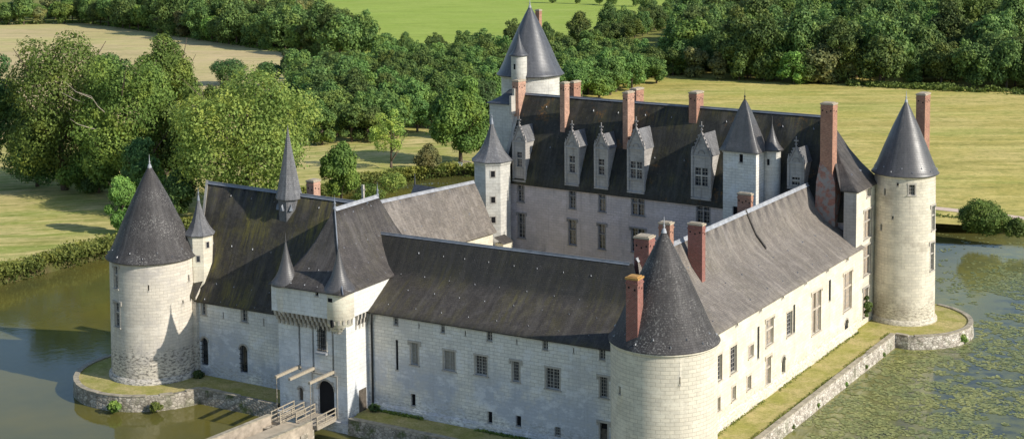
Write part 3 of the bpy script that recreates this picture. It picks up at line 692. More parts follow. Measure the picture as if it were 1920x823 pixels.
hs=[pxF(F,*q,FWw) for q,_ in fl];m=MB();wall(m,flatF(FWw),FU0,-3.5,-.1,ZF,hs);mf=flatF(FWw)
m.face([(FU0+4,19.6,0),(FU0+4,19.6,ZF),(-16,19.6,ZF),(-16,19.6,0)])
# battered plinth
m.hexa([(FU0,FWw-.3,-.1),(-4,FWw-.3,-.1),(-4,FWw-.002,-.1),(FU0,FWw-.002,-.1)],[(FU0,FWw-.22,.5),(-4,FWw-.22,.5),(-4,FWw-.002,.75),(FU0,FWw-.002,.75)])
build('wall',m,M['stone_F'],fw)
for (q,st_),h in zip(fl,hs):
    if st_=='s':window(fw,mf,h,'grid',sur=False,nx=2,nz=3,lintel=False)
    elif st_=='shut':window(fw,mf,h,'shut',nx=2,nz=6)
    elif st_=='shut4':window(fw,mf,h,'shut',nx=4,nz=6,lintel=False)
    elif st_=='g':window(fw,mf,h,'grid',nx=4,nz=6,lintel=False)
    elif st_=='g3':window(fw,mf,h,'grid',nx=3,nz=6)
    elif st_=='g2':window(fw,mf,h,'grid',sur=False,nx=3,nz=3,lintel=False)
    elif st_=='d':window(fw,mf,h,'dark',sur=False,nx=0,lintel=False)
    elif st_=='slit':window(fw,mf,h,'dark',sur=False,nx=0,depth=.15,lintel=False,name='slit')
    elif st_=='door':
        o=window(fw,mf,h,'dark',sur=True,nx=0,name='door');m=MB();sbox(m,mf,h[0],h[1],h[2],h[2]+(h[3]-h[2])*.62,.2,.26);build('leaf',m,M['door'],o)
m=MB();E0,W0x=FWw-.42,-2.14+.42
PR=[(0,0),(.12,.07),(.34,.23),(.50,.34),(.66,.46),(.82,.68),(1,1)]
rows=addslope(m,(FU0-4,E0,ZF),(-1.7,E0,ZF),(FU0-4,RF,ZRF),(-8.6,RF,ZRF),prof=PR,nu=34,sag=.10)
addslope(m,(-16.4,19.9,ZF),(FU0+4,19.9,ZF),(-8.6,RF,ZRF),(FU0+4,RF,ZRF),prof=PR,nu=12)
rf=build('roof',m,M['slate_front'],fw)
vents(rf,rows,[.2,.42,.66,.88],33,4.1,s0=.14,s1=.86,size=.09,lim=34)
ridge_cap(fw,[(FU0-4,RF,ZRF),(-9,RF,ZRF)],.10)
pipe(fw,[(-35.2,FWw-.5,ZF-.1),(-35.55,FWw-.15,ZF-1.2),(-35.55,FWw-.15,0)],.11)
chim(fw,F,1189,1216.5,1228,446,494,13.2,mat='brick_dark',extra=2)
chim(fw,F,1235,1256,1263,419,450,17.5,mat='brick',extra=4)
# right wing (W frame): wall faces +x over the lawn strip
WU=-2.14;ZW=10.2;RX=-9.25;ZRW=17.4;WG=58.3
rw=Thing('right_wing','long sunlit cream wing above the lawn strip with weathered grey roof','chateau wing',W,(WU,30,0))
rl=[((1341,1353.5,666,714.7),'g'),((1369.4,1381,648.6,698.4),'g'),((1403.4,1412.7,647.2,669),'s'),((1436.4,1450,596.5,646),'x'),((1475,1485.3,584.5,628.5),'g'),
 ((1522.5,1539,546,623),'cross'),((1581.7,1596.6,510,581),'x'),((1342.8,1350.3,745,770.5),'s'),((1372,1379.6,724,749.6),'s'),((1400.6,1408,704.4,729.6),'s'),
 ((1436.4,1444.8,668,720.7),'x'),((1466,1472.7,668,699.3),'arch'),((1584,1590.5,598.3,629.5),'arch'),
 ((1420,1423.8,612,671.4),'slit'),((1487.3,1491,571,623),'slit'),((1554,1558,524.7,563.4),'slit')]
for k in((175,355),(270,297),(360,245),(452,188),(540,136),(620,93)):rl.append(((1300+k[0]/2.148-2.6,1300+k[0]/2.148+2.6,440+k[1]/2.148-5,440+k[1]/2.148+5),'v'))
hs=[pxR(W,*q,WU) for q,_ in rl];mf=flatR(WU);m=MB();wall(m,mf,2,PV0+.18,-.1,ZW,hs)
m.face([(-16.3,58.4,0),(-16.3,20,0),(-16.3,20,ZW),(-16.3,58.4,ZW)])
m.hexa([(WU+.002,4,-.1),(WU+.42,4,-.1),(WU+.42,56.3,-.1),(WU+.002,56.3,-.1)],[(WU+.002,4,1.05),(WU+.28,4,.7),(WU+.28,56.3,.7),(WU+.002,56.3,1.05)])
build('wall',m,M['stone_lit'],rw)
for (q,s_),h in zip(rl,hs):
    if s_=='g':window(rw,mf,h,'grid',nx=3,nz=6,lintel=False,tan=False,trim='trim_lit')
    elif s_=='s':window(rw,mf,h,'grid',sur=True,nx=2,nz=3,lintel=False,tan=True,trim='trim_lit')
    elif s_=='x':window(rw,mf,h,'transom',nx=2,nz=6,tan=True,trim='trim_lit')
    elif s_=='cross':window(rw,mf,h,'cross',nx=4,nz=8,tan=True,trim='trim_lit')
    elif s_=='arch':arched(rw,mf,h)
    elif s_=='slit':window(rw,mf,h,'dark',sur=False,nx=0,depth=.15,lintel=False,name='slit')
    else:window(rw,mf,h,'dark',sur=False,nx=0,lintel=False,name='vent_opening')
m=MB();PW=[(0,0),(.10,.06),(.33,.22),(.66,.42),(.82,.62),(1,1)]
rows=addslope(m,(WU+.42,3.5,ZW),(WU+.42,WG,ZW),(RX,12.6,ZRW),(RX,WG,ZRW),prof=PW,nu=40,sag=.22,seed=5)
addslope(m,(-16.7,WG,ZW),(-16.7,19.6,ZW),(RX,WG,ZRW),(RX,12.6,ZRW),prof=PW,nu=20)
rf=build('roof',m,M['slate_right'],rw)
vents(rf,rows,[.25,.5,.8],46,5,size=.13,s0=.2,lim=20)
ridge_cap(rw,[(RX,12.3,ZRW),(RX,WG+.1,ZRW)],.17,'zinc_white')
m=MB() # verge tiles at the far gable, gable wall
R_=slope((WU+.42,WG,ZW),(WU+.42,WG,ZW),(RX,WG,ZRW),(RX,WG,ZRW),PW,1);L_=slope((-16.7,WG,ZW),(-16.7,WG,ZW),(RX,WG,ZRW),(RX,WG,ZRW),PW,1)
P=[r[0] for r in R_]+[r[0] for r in L_[::-1][1:]]
m.face([(p[0],WG-.25,p[2]-.05) for p in P][::-1]);build('gable',m,M['stone_G'],rw)
m=MB() # raised coping running down the slope
t0=W.hit(1398,383,u=RX)[1];pts=[r for r in slope((WU+.42,t0,ZW),(WU+.42,t0,ZW),(RX,t0,ZRW),(RX,t0,ZRW),PW,1)];pts=[Vector(p[0]) for p in pts if p[0][2]>12.2]
for a,b in zip(pts[:-1],pts[1:]):m.hexa([a+Vector((0,-.13,-.1)),a+Vector((.0,.13,-.1)),a+Vector((.0,.13,.28)),a+Vector((0,-.13,.28))],[b+Vector((0,-.13,-.1)),b+Vector((0,.13,-.1)),b+Vector((0,.13,.28)),b+Vector((0,-.13,.28))])
build('raised_coping',m,M['slate'],rw)
chim(rw,W,1289.5,1316.5,1322.5,421,516,22.2,mat='brick_dark',extra=2)
chim(rw,W,1382.6,1408,1412,364,392,42,mat='brick',extra=2)
# ------------------------------------------------------------------ chapel wing (left of the gatehouse)
ZC=8.6;cp=Thing('chapel_wing','chapel wing left of the gatehouse with steep yellow mossed slate roof','chapel',F,(-52,FWw,0))
cl=[((378,386,567.5,589.6),'s'),((453,463,580,603),'s'),((378,390,633,684),'arch'),((450,464,647,698),'arch'),((417.5,419.5,585,596),'slit'),((493.5,495.5,597,609),'slit')]
hs=[pxF(F,*q,FWw) for q,_ in cl];mf=flatF(FWw);m=MB();wall(m,mf,-59.6,-44.6,-.1,ZC,hs)
m.face([(-62.4,11,0),(-59.6,FWw,0),(-59.6,FWw,ZC),(-62.4,11,20.2)])
m.face([(-64,17,0),(-62.4,11,0),(-62.4,11,20.2),(-64,17,8.6)])
build('wall',m,M['stone_F'],cp)
for (q,s_),h in zip(cl,hs):
    if s_=='s':window(cp,mf,h,'grid',sur=True,nx=2,nz=3,lintel=False)
    elif s_=='arch':arched(cp,mf,h,style='iron',name='arched_window')
    else:window(cp,mf,h,'dark',sur=False,nx=0,lintel=False,name='slit',depth=.2)
VT=(-62.6,11.0,20.9)
zr2=F.hit(660,378,w=12.0)[2]
m=MB();PC=[(0,0),(.10,.055),(.30,.24),(.5,.45),(.75,.72),(1,1)]
rows=addslope(m,(-59.9,FWw-.45,ZC),(-43,FWw-.45,ZC),VT,(-40.5,12.0,zr2),prof=PC,nu=24,sag=.08)
addslope(m,(-43,19,ZC),(-64.8,18,ZC),(-40.5,12.0,zr2),VT,prof=PC,nu=12)
m.face([(-40.5,12,zr2),(-43,FWw-.45,ZC),(-43,19,ZC)])
rf=build('roof',m,M['slate_moss'],cp)
vents(rf,rows,[.06,.3,.62,.93],24,3.5,s0=.05,s1=.9,size=.09,lim=24)
ridge_cap(cp,[VT,(-40.5,12.0,zr2)],.14)
m=MB() # gable coping
R_=slope((-59.9,FWw-.45,ZC),(-59.9,FWw-.45,ZC),VT,VT,PC,1)
pts=[Vector(r[0]) for r in R_]
for a,b in zip(pts[:-1],pts[1:]):m.hexa([a+Vector((-.3,0,-.3)),a+Vector((.06,0,-.3)),a+Vector((.06,0,.22)),a+Vector((-.3,0,.22))],[b+Vector((-.3,0,-.3)),b+Vector((.06,0,-.3)),b+Vector((.06,0,.22)),b+Vector((-.3,0,.22))])
build('gable_coping',m,M['trim'],cp)
# spire
sc=(F.hit(542.5,370,w=11.3)[0],11.3);zs=F.hit(542,372,w=10)[2]-.2;zt=F.hit(541.3,240,w=11.3)[2];r=1.42
m=MB();m.lathe(*sc,[(r*.93,12.5),(r*.93,zs)],8,math.pi/8,False);sp=build('spire',m,M['slate_grey'],cp,label='needle thin octagonal slate spire')
sub=MB();sub.lathe(*sc,[(r*1.12,zs-.1),(r*1.14,zs),(r*.94,zs+(zt-zs)*.12),(r*.74,zs+(zt-zs)*.3),(r*.52,zs+(zt-zs)*.5),(r*.31,zs+(zt-zs)*.7),(r*.14,zs+(zt-zs)*.87),(.05,zt),(0,zt+.5)],8,math.pi/8,False);build('spire_roof',sub,M['slate_grey'],sp)
sub=MB()
for a in(0,math.pi/4,-math.pi/4,math.pi/2):
    d=Vector((math.sin(a),-math.cos(a),0));al=Vector((math.cos(a),math.sin(a),0));p=Vector((*sc,zs-1.3))+d*r*.86
    A,B,T,K=p-al*.22+d*.28,p+al*.22+d*.28,p+d*.22+Vector((0,0,.55)),p+Vector((0,0,.75));L_=p-al*.22;R_=p+al*.22
    sub.face([A,B,T]);sub.face([B,R_,K,T]);sub.face([L_,A,T,K])
build('lucarne',sub,M['zinc'],sp)
chim(cp,F,574.7,588,601,339.5,362,15.5,mat='brick_pink',extra=2)
# slim turret between left tower and chapel
tt=Thing('gable_turret','small octagonal stone turret with grey pointed hat beside the left corner tower','turret',F,(-60.2,7.0,0))
tc=(F.hit(374,441,w=7.0)[0],7.0);z=F.hit(374,444,w=5.6)[2];zt=F.hit(371,366,w=7)[2];m=MB()
m.lathe(*tc,[(1.55,0),(1.55,z)],8,.2,False);m.lathe(*tc,[(1.6,z-.25),(1.7,z)],8,.2,False);build('wall',m,M['stone_lit'],tt)
cone(tt,*tc,1.85,z,zt,'slate_grey',prof=HAT,n=8,a0=.2,fin=.8,smooth=False)
for q in((385,390,452,467),(370,377,480.5,490)):
    t,zz=F.hitcyl((q[0]+q[1])/2,(q[2]+q[3])/2,*tc,1.48);k=math.floor((t-.2)/(math.pi/4));a_=.2+(k+.5)*math.pi/4;rr=1.55*math.cos(math.pi/8)
    al=Vector((math.cos(a_),math.sin(a_),0));nn=Vector((math.sin(a_),-math.cos(a_),0));p=Vector((*tc,zz))+nn*rr;mf=lambda s,z,d,p=p,al=al,nn=nn:tuple(p+al*s-nn*d+Vector((0,0,z)))
    m=MB();sbox(m,mf,-.26,.26,-.42,.42,-.04,.06);m2=MB();sbox(m2,mf,-.17,.17,-.33,.33,-.06,0);o=build('window',m,M['trim'],tt);build('pane',m2,M['glass'],o)
# link wall between tower and chapel wing with lean-to slates and a door
m=MB();m.hexa([(-61.5,5.0,-.1),(-59.55,5.0,-.1),(-59.55,8,-.1),(-61.5,8,-.1)],[(-61.5,5.0,10.2),(-59.55,5.0,8.9),(-59.55,8,12),(-61.5,8,12.6)]);build('link_wall',m,M['stone_L'],tt)
m=MB();m.face([(-61.3,4.6,10.0),(-59.4,4.6,8.8),(-59.3,7.6,12.6),(-60.8,7.6,13.2)]);m.face([(-61.3,4.6,9.85),(-59.4,4.6,8.65),(-59.4,4.6,8.8),(-61.3,4.6,10.0)]);build('lean_to_roof',m,M['slate_moss'],tt)
h=pxF(F,346,361,672,708,5.0);m=MB();mf=flatF(5.0);sbox(m,mf,h[0],h[1],0,h[3],-.04,.0);build('door',m,M['door'],tt)
# ------------------------------------------------------------------ courtyard (left) wing
cw_=Thing('courtyard_wing','low gallery wing on the left side of the courtyard, plain sunlit brown grey slate slope','chateau wing',C,(-59,30,0))
ru=lambda w:-61.05+(w-47.9)*.075
m=MB();A0_,A1_=14,48.4
m.box(-66,-57.7,A0_,A1_,-.1,7.2)
m.face([(-57.7,A1_,7.2),(-66,A1_,7.2),(ru(A1_),A1_-.2,14)]);build('wall',m,M['stone_lit'],cw_)
m=MB();rows=addslope(m,(-57.25,A0_,7.25),(-57.25,A1_+.4,7.25),(ru(A0_),A0_,14.05),(ru(A1_),A1_,14.05),nu=16,prof=[(0,0),(.13,.09),(.33,.3),(.55,.54),(.8,.8),(1,1)],sag=.06)
addslope(m,(-66.5,A1_+.4,7.25),(-66.5,A0_,7.25),(ru(A1_),A1_,14.05),(ru(A0_),A0_,14.05),nu=8)
rf=build('roof',m,M['slate_right'],cw_);vents(rf,rows,[.5,.9],34,5,s0=.4,size=.13,lim=12)
ridge_cap(cw_,[(ru(A0_),A0_,14.05),(ru(A1_),A1_,14.05)],.17,'zinc_white')
q=C.hit(807,338,u=-64);m=MB();m.box(-66.4,-63.2,q[1]-.8,q[1]+.8,9,12.3);build('dormer',m,M['trim'],cw_)
m=MB();y=q[1];m.face([(-67,y-1.1,12.2),(-62,y-1.1,12.2),(-62,y,13.9),(-67,y,13.9)]);m.face([(-62,y+1.1,12.2),(-67,y+1.1,12.2),(-67,y,13.9),(-62,y,13.9)]);m.beam((-66.9,y,13.8),(-66.9,y,15.4),.12,.05);build('dormer_roof',m,M['slate_blue'],cw_)
lw=MB();lw.box(-57.6,-56.2,48.8,51.0,-.1,5.6);build('end_wall',lw,M['stone_lit'],cw_)
lw=MB();lw.face([(-57.7,48.6,6.4),(-56.0,48.6,5.6),(-56.0,51.1,5.6),(-57.7,51.1,6.4)]);build('end_roof',lw,M['slate'],cw_)
# ------------------------------------------------------------------ gatehouse
gh=Thing('gatehouse','gatehouse above the causeway with stone corbels, corner turrets and steep hipped roof','gatehouse',F,(-40.5,5,0))
GWf=1.6;a,b=-45.0,-36.15;zt=12.0;mf=flatF(GWf)
gate=(-39.95,-37.85,-.15,3.55);wick=pxF(F,559.5,568.5,726,751,GWf);gwin=pxF(F,598,611,612,655,GWf)
slots=[];
for px,y0,y1 in((561.5,606,693),(587,610,697),(624,617,704)):
    z0_=F.hit(px,y1,w=GWf)[2];z1_=F.hit(px,y0,w=GWf)[2];u=F.hit(px,(y0+y1)/2,w=GWf)[0];slots.append((u-.14,u+.14,z0_,z1_))
m=MB();wall(m,mf,a,b,-2.6,zt,[gate,wick,gwin]+slots,depth=.5)
m.face([(b,GWf,-2.6),(b,FWw+.3,-2.6),(b,FWw+.3,zt),(b,GWf,zt)]);m.face([(a,FWw+.3,-2.6),(a,GWf,-2.6),(a,GWf,zt),(a,FWw+.3,zt)])
m.box(a-.25,b+.25,GWf-.25,GWf-.002,-2.6,-.55)
build('wall',m,M['stone_gate'],gh)
m=MB() # vaulted passage behind the gate
m.box(gate[0],gate[1],GWf+.5,GWf+7,-.25,-.15);m.face([(gate[1],GWf+.5,-.15),(gate[1],GWf+7,-.15),(gate[1],GWf+7,3.6),(gate[1],GWf+.5,3.6)][::-1]);m.face([(gate[0],GWf+.5,-.15),(gate[0],GWf+7,-.15),(gate[0],GWf+7,3.6),(gate[0],GWf+.5,3.6)])
build('passage',m,M['stone_F'],gh)
arched(gh,mf,gate,name='gate',style='dark');arched(gh,mf,wick,name='wicket_door',style='wood',door=True)
# shallow rectangular recess framing the gate, where the raised bridge fits
m=MB();sbox(m,mf,gate[0]-.75,gate[0]-.6,-.2,4.25,-.05,-.002);sbox(m,mf,gate[1]+.3,gate[1]+.45,-.2,4.25,-.05,-.002);sbox(m,mf,gate[0]-.6,gate[1]+.3,4.1,4.25,-.05,-.002);build('gate_frame',m,M['trim'],gh)
h=pxR(F,673,687,728,770,b);md_=MB();sbox(md_,flatR(b),h[0],h[1],-.1,h[3],-.03,.0);build('side_door',md_,M['door'],gh)
w=window(gh,mf,gwin,'grid',sur=True,nx=3,nz=6,lintel=False);g=MB();s0,s1,z0,z1=gwin
for k in range(5):sbox(g,mf,s0+(s1-s0)*k/4-.025,s0+(s1-s0)*k/4+.025,z0-.1,z1+.1,-.22,-.17)
for k in range(6):sbox(g,mf,s0-.15,s1+.15,z0+(z1-z0)*k/5-.02,z0+(z1-z0)*k/5+.02,-.23,-.19)
build('iron_grille',g,M['iron'],w)
m=MB();sbox(m,mf,s0-.15,s1+.3,z0-.42,z0-.2,-.5,-.13);build('window_sill',m,M['zinc_white'],w)
for s in slots:
    m=MB();m.face([mf(s[0],s[2],.5),mf(s[1],s[2],.5),mf(s[1],s[3],.5),mf(s[0],s[3],.5)]);build('drawbeam_slot',m,M['dark'],gh)
# upper storey carried on corbels
UW=.7;ua,ub=-45.1,-35.85;zb,ze=10.5,13.35;mfu=flatF(UW);mfr=flatR(ub)
o1=pxF(F,590.5,597,547.5,554.5,UW);m=MB();wall(m,mfu,ua,ub-1.5,zb,ze,[o1],depth=.3)
cr=1.6;cc=(ub-1.52,UW+1.52)
m.face([(ua,FWw+5,zb),(ua,UW,zb),(ua,UW,ze),(ua,FWw+5,ze)]);m.face([(ub,UW+1.5,zb),(ub,FWw+5,zb),(ub,FWw+5,ze),(ub,UW+1.5,ze)])
m.face([(ua,UW,zb),(ua,FWw,zb),(ub,FWw,zb),(ub,UW+1.5,zb),(ub-1.5,UW,zb)])
build('upper_wall',m,M['stone_gate'],gh)
m=MB();m.lathe(*cc,[(.25,8.1),(.55,8.5),(.6,8.9),(1.0,9.1),(1.05,9.45),(1.35,9.6),(1.4,zb-.2),(cr,zb),(cr,ze+.05)],28);t1=build('corner_turret',m,M['stone_lit'],gh,label='round corbelled corner turret on the sunlit side')
def gturret(parent,cu,cw,r,apex_px):
    zt=F.hit(*apex_px,w=cw)[2];m=MB();z=ze-.05
    P=[(r-.08,z-.12),(r,z)]+[(r*q,z+(zt-z)*t) for t,q in [(0,1),(.06,.86),(.16,.66),(.3,.47),(.5,.3),(.75,.14),(1,.01)]]
    m.lathe(cu,cw,P,28);m.beam((cu,cw,zt-.3),(cu,cw,zt+.7),.07,.02,6);return build('turret_roof',m,M['slate_smooth'],parent)
gturret(t1,cc[0],cc[1],cr+.3,(648,465))
lc=(ua+1.15,UW+1.15);m=MB();m.lathe(*lc,[(.3,9.6),(1.2,zb),(1.3,ze)],20);t2=build('corner_turret',m,M['stone_gate'],gh,label='shaded left corner turret');gturret(t2,lc[0],lc[1],1.75,(532,449))
m=MB();sbox(m,flatF(cc[1]-cr-.02),cc[0]-.25,cc[0]+.25,12.35,12.75,-.02,.3);build('window',m,M['dark'],t1)
m=MB();sbox(m,flatF(cc[1]-cr-.02),cc[0]+.0,cc[0]+.25,9.7,10.5,-.02,.3);build('slit',m,M['dark'],t1)
window(gh,mfu,o1,'dark',sur=False,nx=0,lintel=False,name='vent_opening')
def corbel(p,d,al):
    m=MB()
    for k,(o0,o1_,zz) in enumerate(((0,.30,8.95),(0,.6,9.47),(0,.92,9.99))):
        q=lambda s,o,z:tuple(p+al*s+d*o+Vector((0,0,z)))
        m.hexa([q(-.11,0,zz),q(-.11,o1_-.12,zz),q(.11,o1_-.12,zz),q(.11,0,zz)][::-1],[q(-.11,0,zz+.51),q(-.11,o1_,zz+.51),q(.11,o1_,zz+.51),q(.11,0,zz+.51)][::-1])
    build('corbel',m,M['trim'],gh)
for k in range(14):corbel(Vector((a+.25+k*.58,GWf,0)),Vector((0,-1,0)),Vector((1,0,0)))
for k in range(6):corbel(Vector((b,GWf+1.7+k*.62,0)),Vector((.42,0,0)),Vector((0,1,0)))
for k in range(6):
    t=-.2+k*.38;d=Vector((math.sin(t),-math.cos(t),0));corbel(Vector((cc[0],cc[1],-.1))+d*.75,d*.85,Vector((math.cos(t),math.sin(t),0)))
# dark panels on the wall stand for the shade between the machicolation corbels
m=MB()
for k in range(13):m.box(a+.25+.13+k*.58,a+.25+.45+k*.58,GWf-.04,GWf+.02,9.35,10.47)
for k in range(5):m.box(b-.02,b+.04,GWf+1.7+.15+k*.62,GWf+1.7+.48+k*.62,9.35,10.47)
build('machicolation_shade',m,M['dark'],gh)
# roof
gr_u=-40.85;A=F.hit(627.6,391,u=gr_u);B=F.hit(707.8,367,u=gr_u);zr=(A[2]+B[2])/2;PG=[(0,0),(.10,.04),(.24,.115),(.40,.23),(.56,.38),(.70,.55),(.84,.76),(1,1)]
A=(gr_u,A[1],zr);B=(gr_u,B[1],zr);e=.3;bk=17.6;m=MB()
rows1=addslope(m,(ua-e,UW-e,ze),(ub+e,UW-e,ze),A,A,prof=PG,nu=14)
rows2=addslope(m,(ub+e,UW-e,ze),(ub+e,bk,ze),A,B,prof=PG,nu=16)
addslope(m,(ub+e,bk,ze),(ua-e,bk,ze),B,B,prof=PG,nu=8);addslope(m,(ua-e,bk,ze),(ua-e,UW-e,ze),B,A,prof=PG,nu=16)
rf=build('roof',m,M['slate'],gh);vents(rf,rows1,[.12,.4],8,2.4,s0=.2,s1=.8,size=.09);vents(rf,rows2,[.15,.4,.65,.93],12,3,s0=.05,s1=.8,size=.09)
ridge_cap(gh,[A,B],.16,'zinc_white')
hp=[Vector(r[-1]) for r in rows1[1:]];m=MB()
for p,q in zip(hp[:-1],hp[1:]):m.beam(p+Vector((0,0,.03)),q+Vector((0,0,.03)),.07,n=6)
build('hip_cap',m,M['zinc'],rf)
m=MB()
for P in(A,B):m.lathe(P[0],P[1],[(.2,zr),(.07,zr+.4),(.15,zr+.6),(.04,zr+.8),(0,zr+1.6)],8)
build('finial',m,M['zinc'],rf)
m=MB();m.box(gr_u-1.6,gr_u-1.35,13.5,13.75,zr-1,zr+1.2);m.box(gr_u-1.75,gr_u-1.2,13.57,13.68,zr+.6,zr+.75);build('stone_cross',m,M['trim'],rf)
# drawbridge: beams, chains, deck, railings
db=Thing('drawbridge','wooden drawbridge deck in front of the gate with pale plank floor and thin railings','drawbridge',F,(-39,0,-.1))
BY=-1.75;dk=(-40.35,-37.55)
m=MB()
n=9
for k in range(n):
    x0=dk[0]+(dk[1]-dk[0])*k/n;m.box(x0+.01,x0+(dk[1]-dk[0])/n-.015,BY,GWf-.01,-.2,-.1)
m.box(dk[0],dk[1],BY,BY+.2,-.45,-.2);m.box(dk[0],dk[1],GWf-.3,GWf-.1,-.45,-.2);m.box(dk[1]-.2,dk[1],BY+.2,GWf-.3,-.5,-.2);m.box(dk[0],dk[0]+.2,BY+.2,GWf-.3,-.5,-.2)
build('deck',m,M['wood'],db)
def railing(parent,x,y0,y1,h=1.0,z=-.1):
    m=MB()
    for y in(y0,(y0+y1)/2,y1):m.box(x-.05,x+.05,y-.05,y+.05,z,z+h)
    for zz in(z+h,z+h*.55,z+.12):m.box(x-.055,x+.055,y0-.1,y1+.1,zz-.04,zz+.045)
    build('railing',m,M['wood_pale'],parent)
M['wood_pale']=plain('sunbleached_wood',(.42,.36,.27),.8,.25,6)
railing(db,dk[0]+.06,BY+.05,GWf-.2);railing(db,dk[1]-.06,BY+.05,GWf-.2,)
fb=Thing('footbridge','narrow wooden footbridge beside the main drawbridge leading to the wicket door','footbridge',F,(-42.3,0,-.1))
f0,f1=-42.85,-41.6;m=MB()
for k in range(4):m.box(f0+(f1-f0)*k/4+.01,f0+(f1-f0)*(k+1)/4-.01,BY-.9,GWf-.01,-.2,-.1)
m.box(f0,f1,BY-.9,BY-.7,-.4,-.2);build('deck',m,M['wood'],fb)
railing(fb,f0+.05,BY-.85,GWf-.5,1.0);railing(fb,f1-.05,BY-.85,GWf-.3,1.0)
for s in slots:
    u=(s[0]+s[1])/2;m=MB();z0_=s[2]+.25
    m.hexa([(u-.13,-2.45,z0_+.02),(u+.13,-2.45,z0_+.02),(u+.13,GWf+.45,z0_-.0),(u-.13,GWf+.45,z0_)],[(u-.13,-2.45,z0_+.28),(u+.13,-2.45,z0_+.28),(u+.13,GWf+.45,z0_+.3),(u-.13,GWf+.45,z0_+.3)])
    bm_=build('drawbeam',m,M['wood_pale'],gh)
    if s is not slots[1]:
        m=MB();z=z0_+.02;k=0
        while z>-.05+(.0):
            m.beam((u,-2.3,z),(u,-2.3,z-.17),.035 if k%2 else .05,n=4);z-=.19;k+=1
        build('chain',m,M['wood'],bm_)
# ------------------------------------------------------------------ stone causeway
cz=-.18;br=Thing('causeway','stone causeway crossing the moat to the gate with low rendered parapets and a sandy roadway','bridge',F,(-40.8,-12,0))
L0,L1=(-42.75,BY-.9),(-46.9,-46);R0,R1=(-38.3,BY-.35),(-42.4,-46)
m=MB();m.hexa([(L1[0],L1[1],cz-.2),(R1[0],R1[1],cz-.2),(R0[0],BY,cz-.2),(L0[0]+1.3,BY,cz-.2)],[(L1[0],L1[1],cz),(R1[0],R1[1],cz),(R0[0],BY,cz),(L0[0]+1.3,BY,cz)]);build('roadway',m,M['sand'],br)
for (p,q,lab) in((L0,L1,-1),(R0,R1,1)):
    m=MB();w=.42;o=Vector((w*lab,0,0));P=Vector((*p,0));Q=Vector((*q,0))
    m.hexa([Q+Vector((0,0,-2.6)),Q+o+Vector((0,0,-2.6)),P+o+Vector((0,0,-2.6)),P+Vector((0,0,-2.6))][::lab],[Q+Vector((0,0,.52)),Q+o+Vector((0,0,.52)),P+o+Vector((0,0,.52)),P+Vector((0,0,.52))][::lab]);build('parapet',m,M['parapet'],br)
    m=MB();e=.06*lab
    m.hexa([Q+Vector((-e,0,.52)),Q+o+Vector((e,0,.52)),P+o+Vector((e,.05,.52)),P+Vector((-e,.05,.52))][::lab],[Q+Vector((-e,0,.64)),Q+o+Vector((e,0,.64)),P+o+Vector((e,.05,.64)),P+Vector((-e,.05,.64))][::lab]);build('coping',m,M['coping'],br)
m=MB();m.box(L0[0]-.3,R0[0]+.35,BY-2.2,BY-.02,-2.6,cz-.25);build('pier',m,M['rubble'],br)
# ------------------------------------------------------------------ moat platform: lawn + retaining walls
def arc(fr,c,r,a0,a1,n,out=W):
    res=[]
    for i in range(n+1):
        t=a0+(a1-a0)*i/n;p=fr.W(c[0]+r*math.sin(t),c[1]-r*math.cos(t));res.append((p[0],p[1]))
    return res
def fw2(u,w):p=F.W(u,w);return(p[0],p[1])
TW=1.35
left_arc=arc(F,LC,9.1,-2.9,math.radians(73),26)      # from the back round the outside to the front wall
front_l=[fw2(-56.0,TW),fw2(-45.3,TW)];front_r=[fw2(-35.9,TW),fw2(-10,TW)]
near_arc=arc(F,NC,9.2,-.9,1.35,14)
xo=2.5
right_s=[(xo,12),(xo,57.6)]
right_arc=arc(W,RT_C,8.55,math.radians(22),math.radians(165),26)
T=plain('x',(.3,.3,.3));bpy.data.materials.remove(T)
def grassm(name,c1,c2,c3,sc=.25,stripe=0.,sdir=(1,0,0),fine=.5,blotch=.5):
    T=NT(name);p=T.pos();n1=T.noise(p,sc,5,.6);n2=T.noise(p,sc*9,4,.65);n3=T.noise(p,6,3,.6)
    col=T.mix(T.ramp(n1,.38,.62),c1,c2);col=T.mix(T.math('MULTIPLY',T.ramp(n2,.5,.68),blotch),col,c3)
    if stripe:
        m=T.new('ShaderNodeMapping',vector_type='TEXTURE');m.inputs['Rotation'].default_value=(0,0,sdir[0]);m.inputs['Scale'].default_value=(1/sdir[1],1/sdir[2],1);T.lk(p,m.inputs['Vector'])
        s=T.noise(m.outputs[0],1.,4,.6);col=T.mix(T.math('MULTIPLY',T.ramp(s,.5,.62),stripe),col,tuple(min(1,x*1.35) for x in c3));col=T.mix(T.math('MULTIPLY',T.ramp(s,.5,.38),stripe*.7),col,tuple(x*.72 for x in c1))
        m2=T.new('ShaderNodeMapping',vector_type='TEXTURE');m2.inputs['Rotation'].default_value=(0,0,sdir[0]+.06);m2.inputs['Scale'].default_value=(.25/sdir[1],.25/sdir[2],1);T.lk(p,m2.inputs['Vector']);s2=T.noise(m2.outputs[0],1.,3,.6)
        col=T.mix(T.math('MULTIPLY',T.ramp(s2,.52,.66),stripe*.7),col,tuple(x*.7 for x in c3));col=T.mix(T.math('MULTIPLY',T.ramp(s2,.47,.36),stripe*.6),col,tuple(min(1,x*1.3) for x in c2))
    n4=T.noise(p,.8,4,.75);col=T.mix(T.ramp(n4,.52,.66,0,fine*.8),col,tuple(x*.6 for x in c3));col=T.mix(T.ramp(n4,.46,.34,0,fine*.7),col,tuple(min(1,x*1.35) for x in c2))
    col=T.mix(T.ramp(n3,.35,.7,0,fine),col,tuple(x*.55 for x in c1))
    return T.done(col,.95,n3,.1,.5,.1)
M['lawn']=grassm('terrace_lawn',(.36,.34,.09),(.56,.45,.21),(.25,.27,.06),.30,blotch=.7,fine=.5)
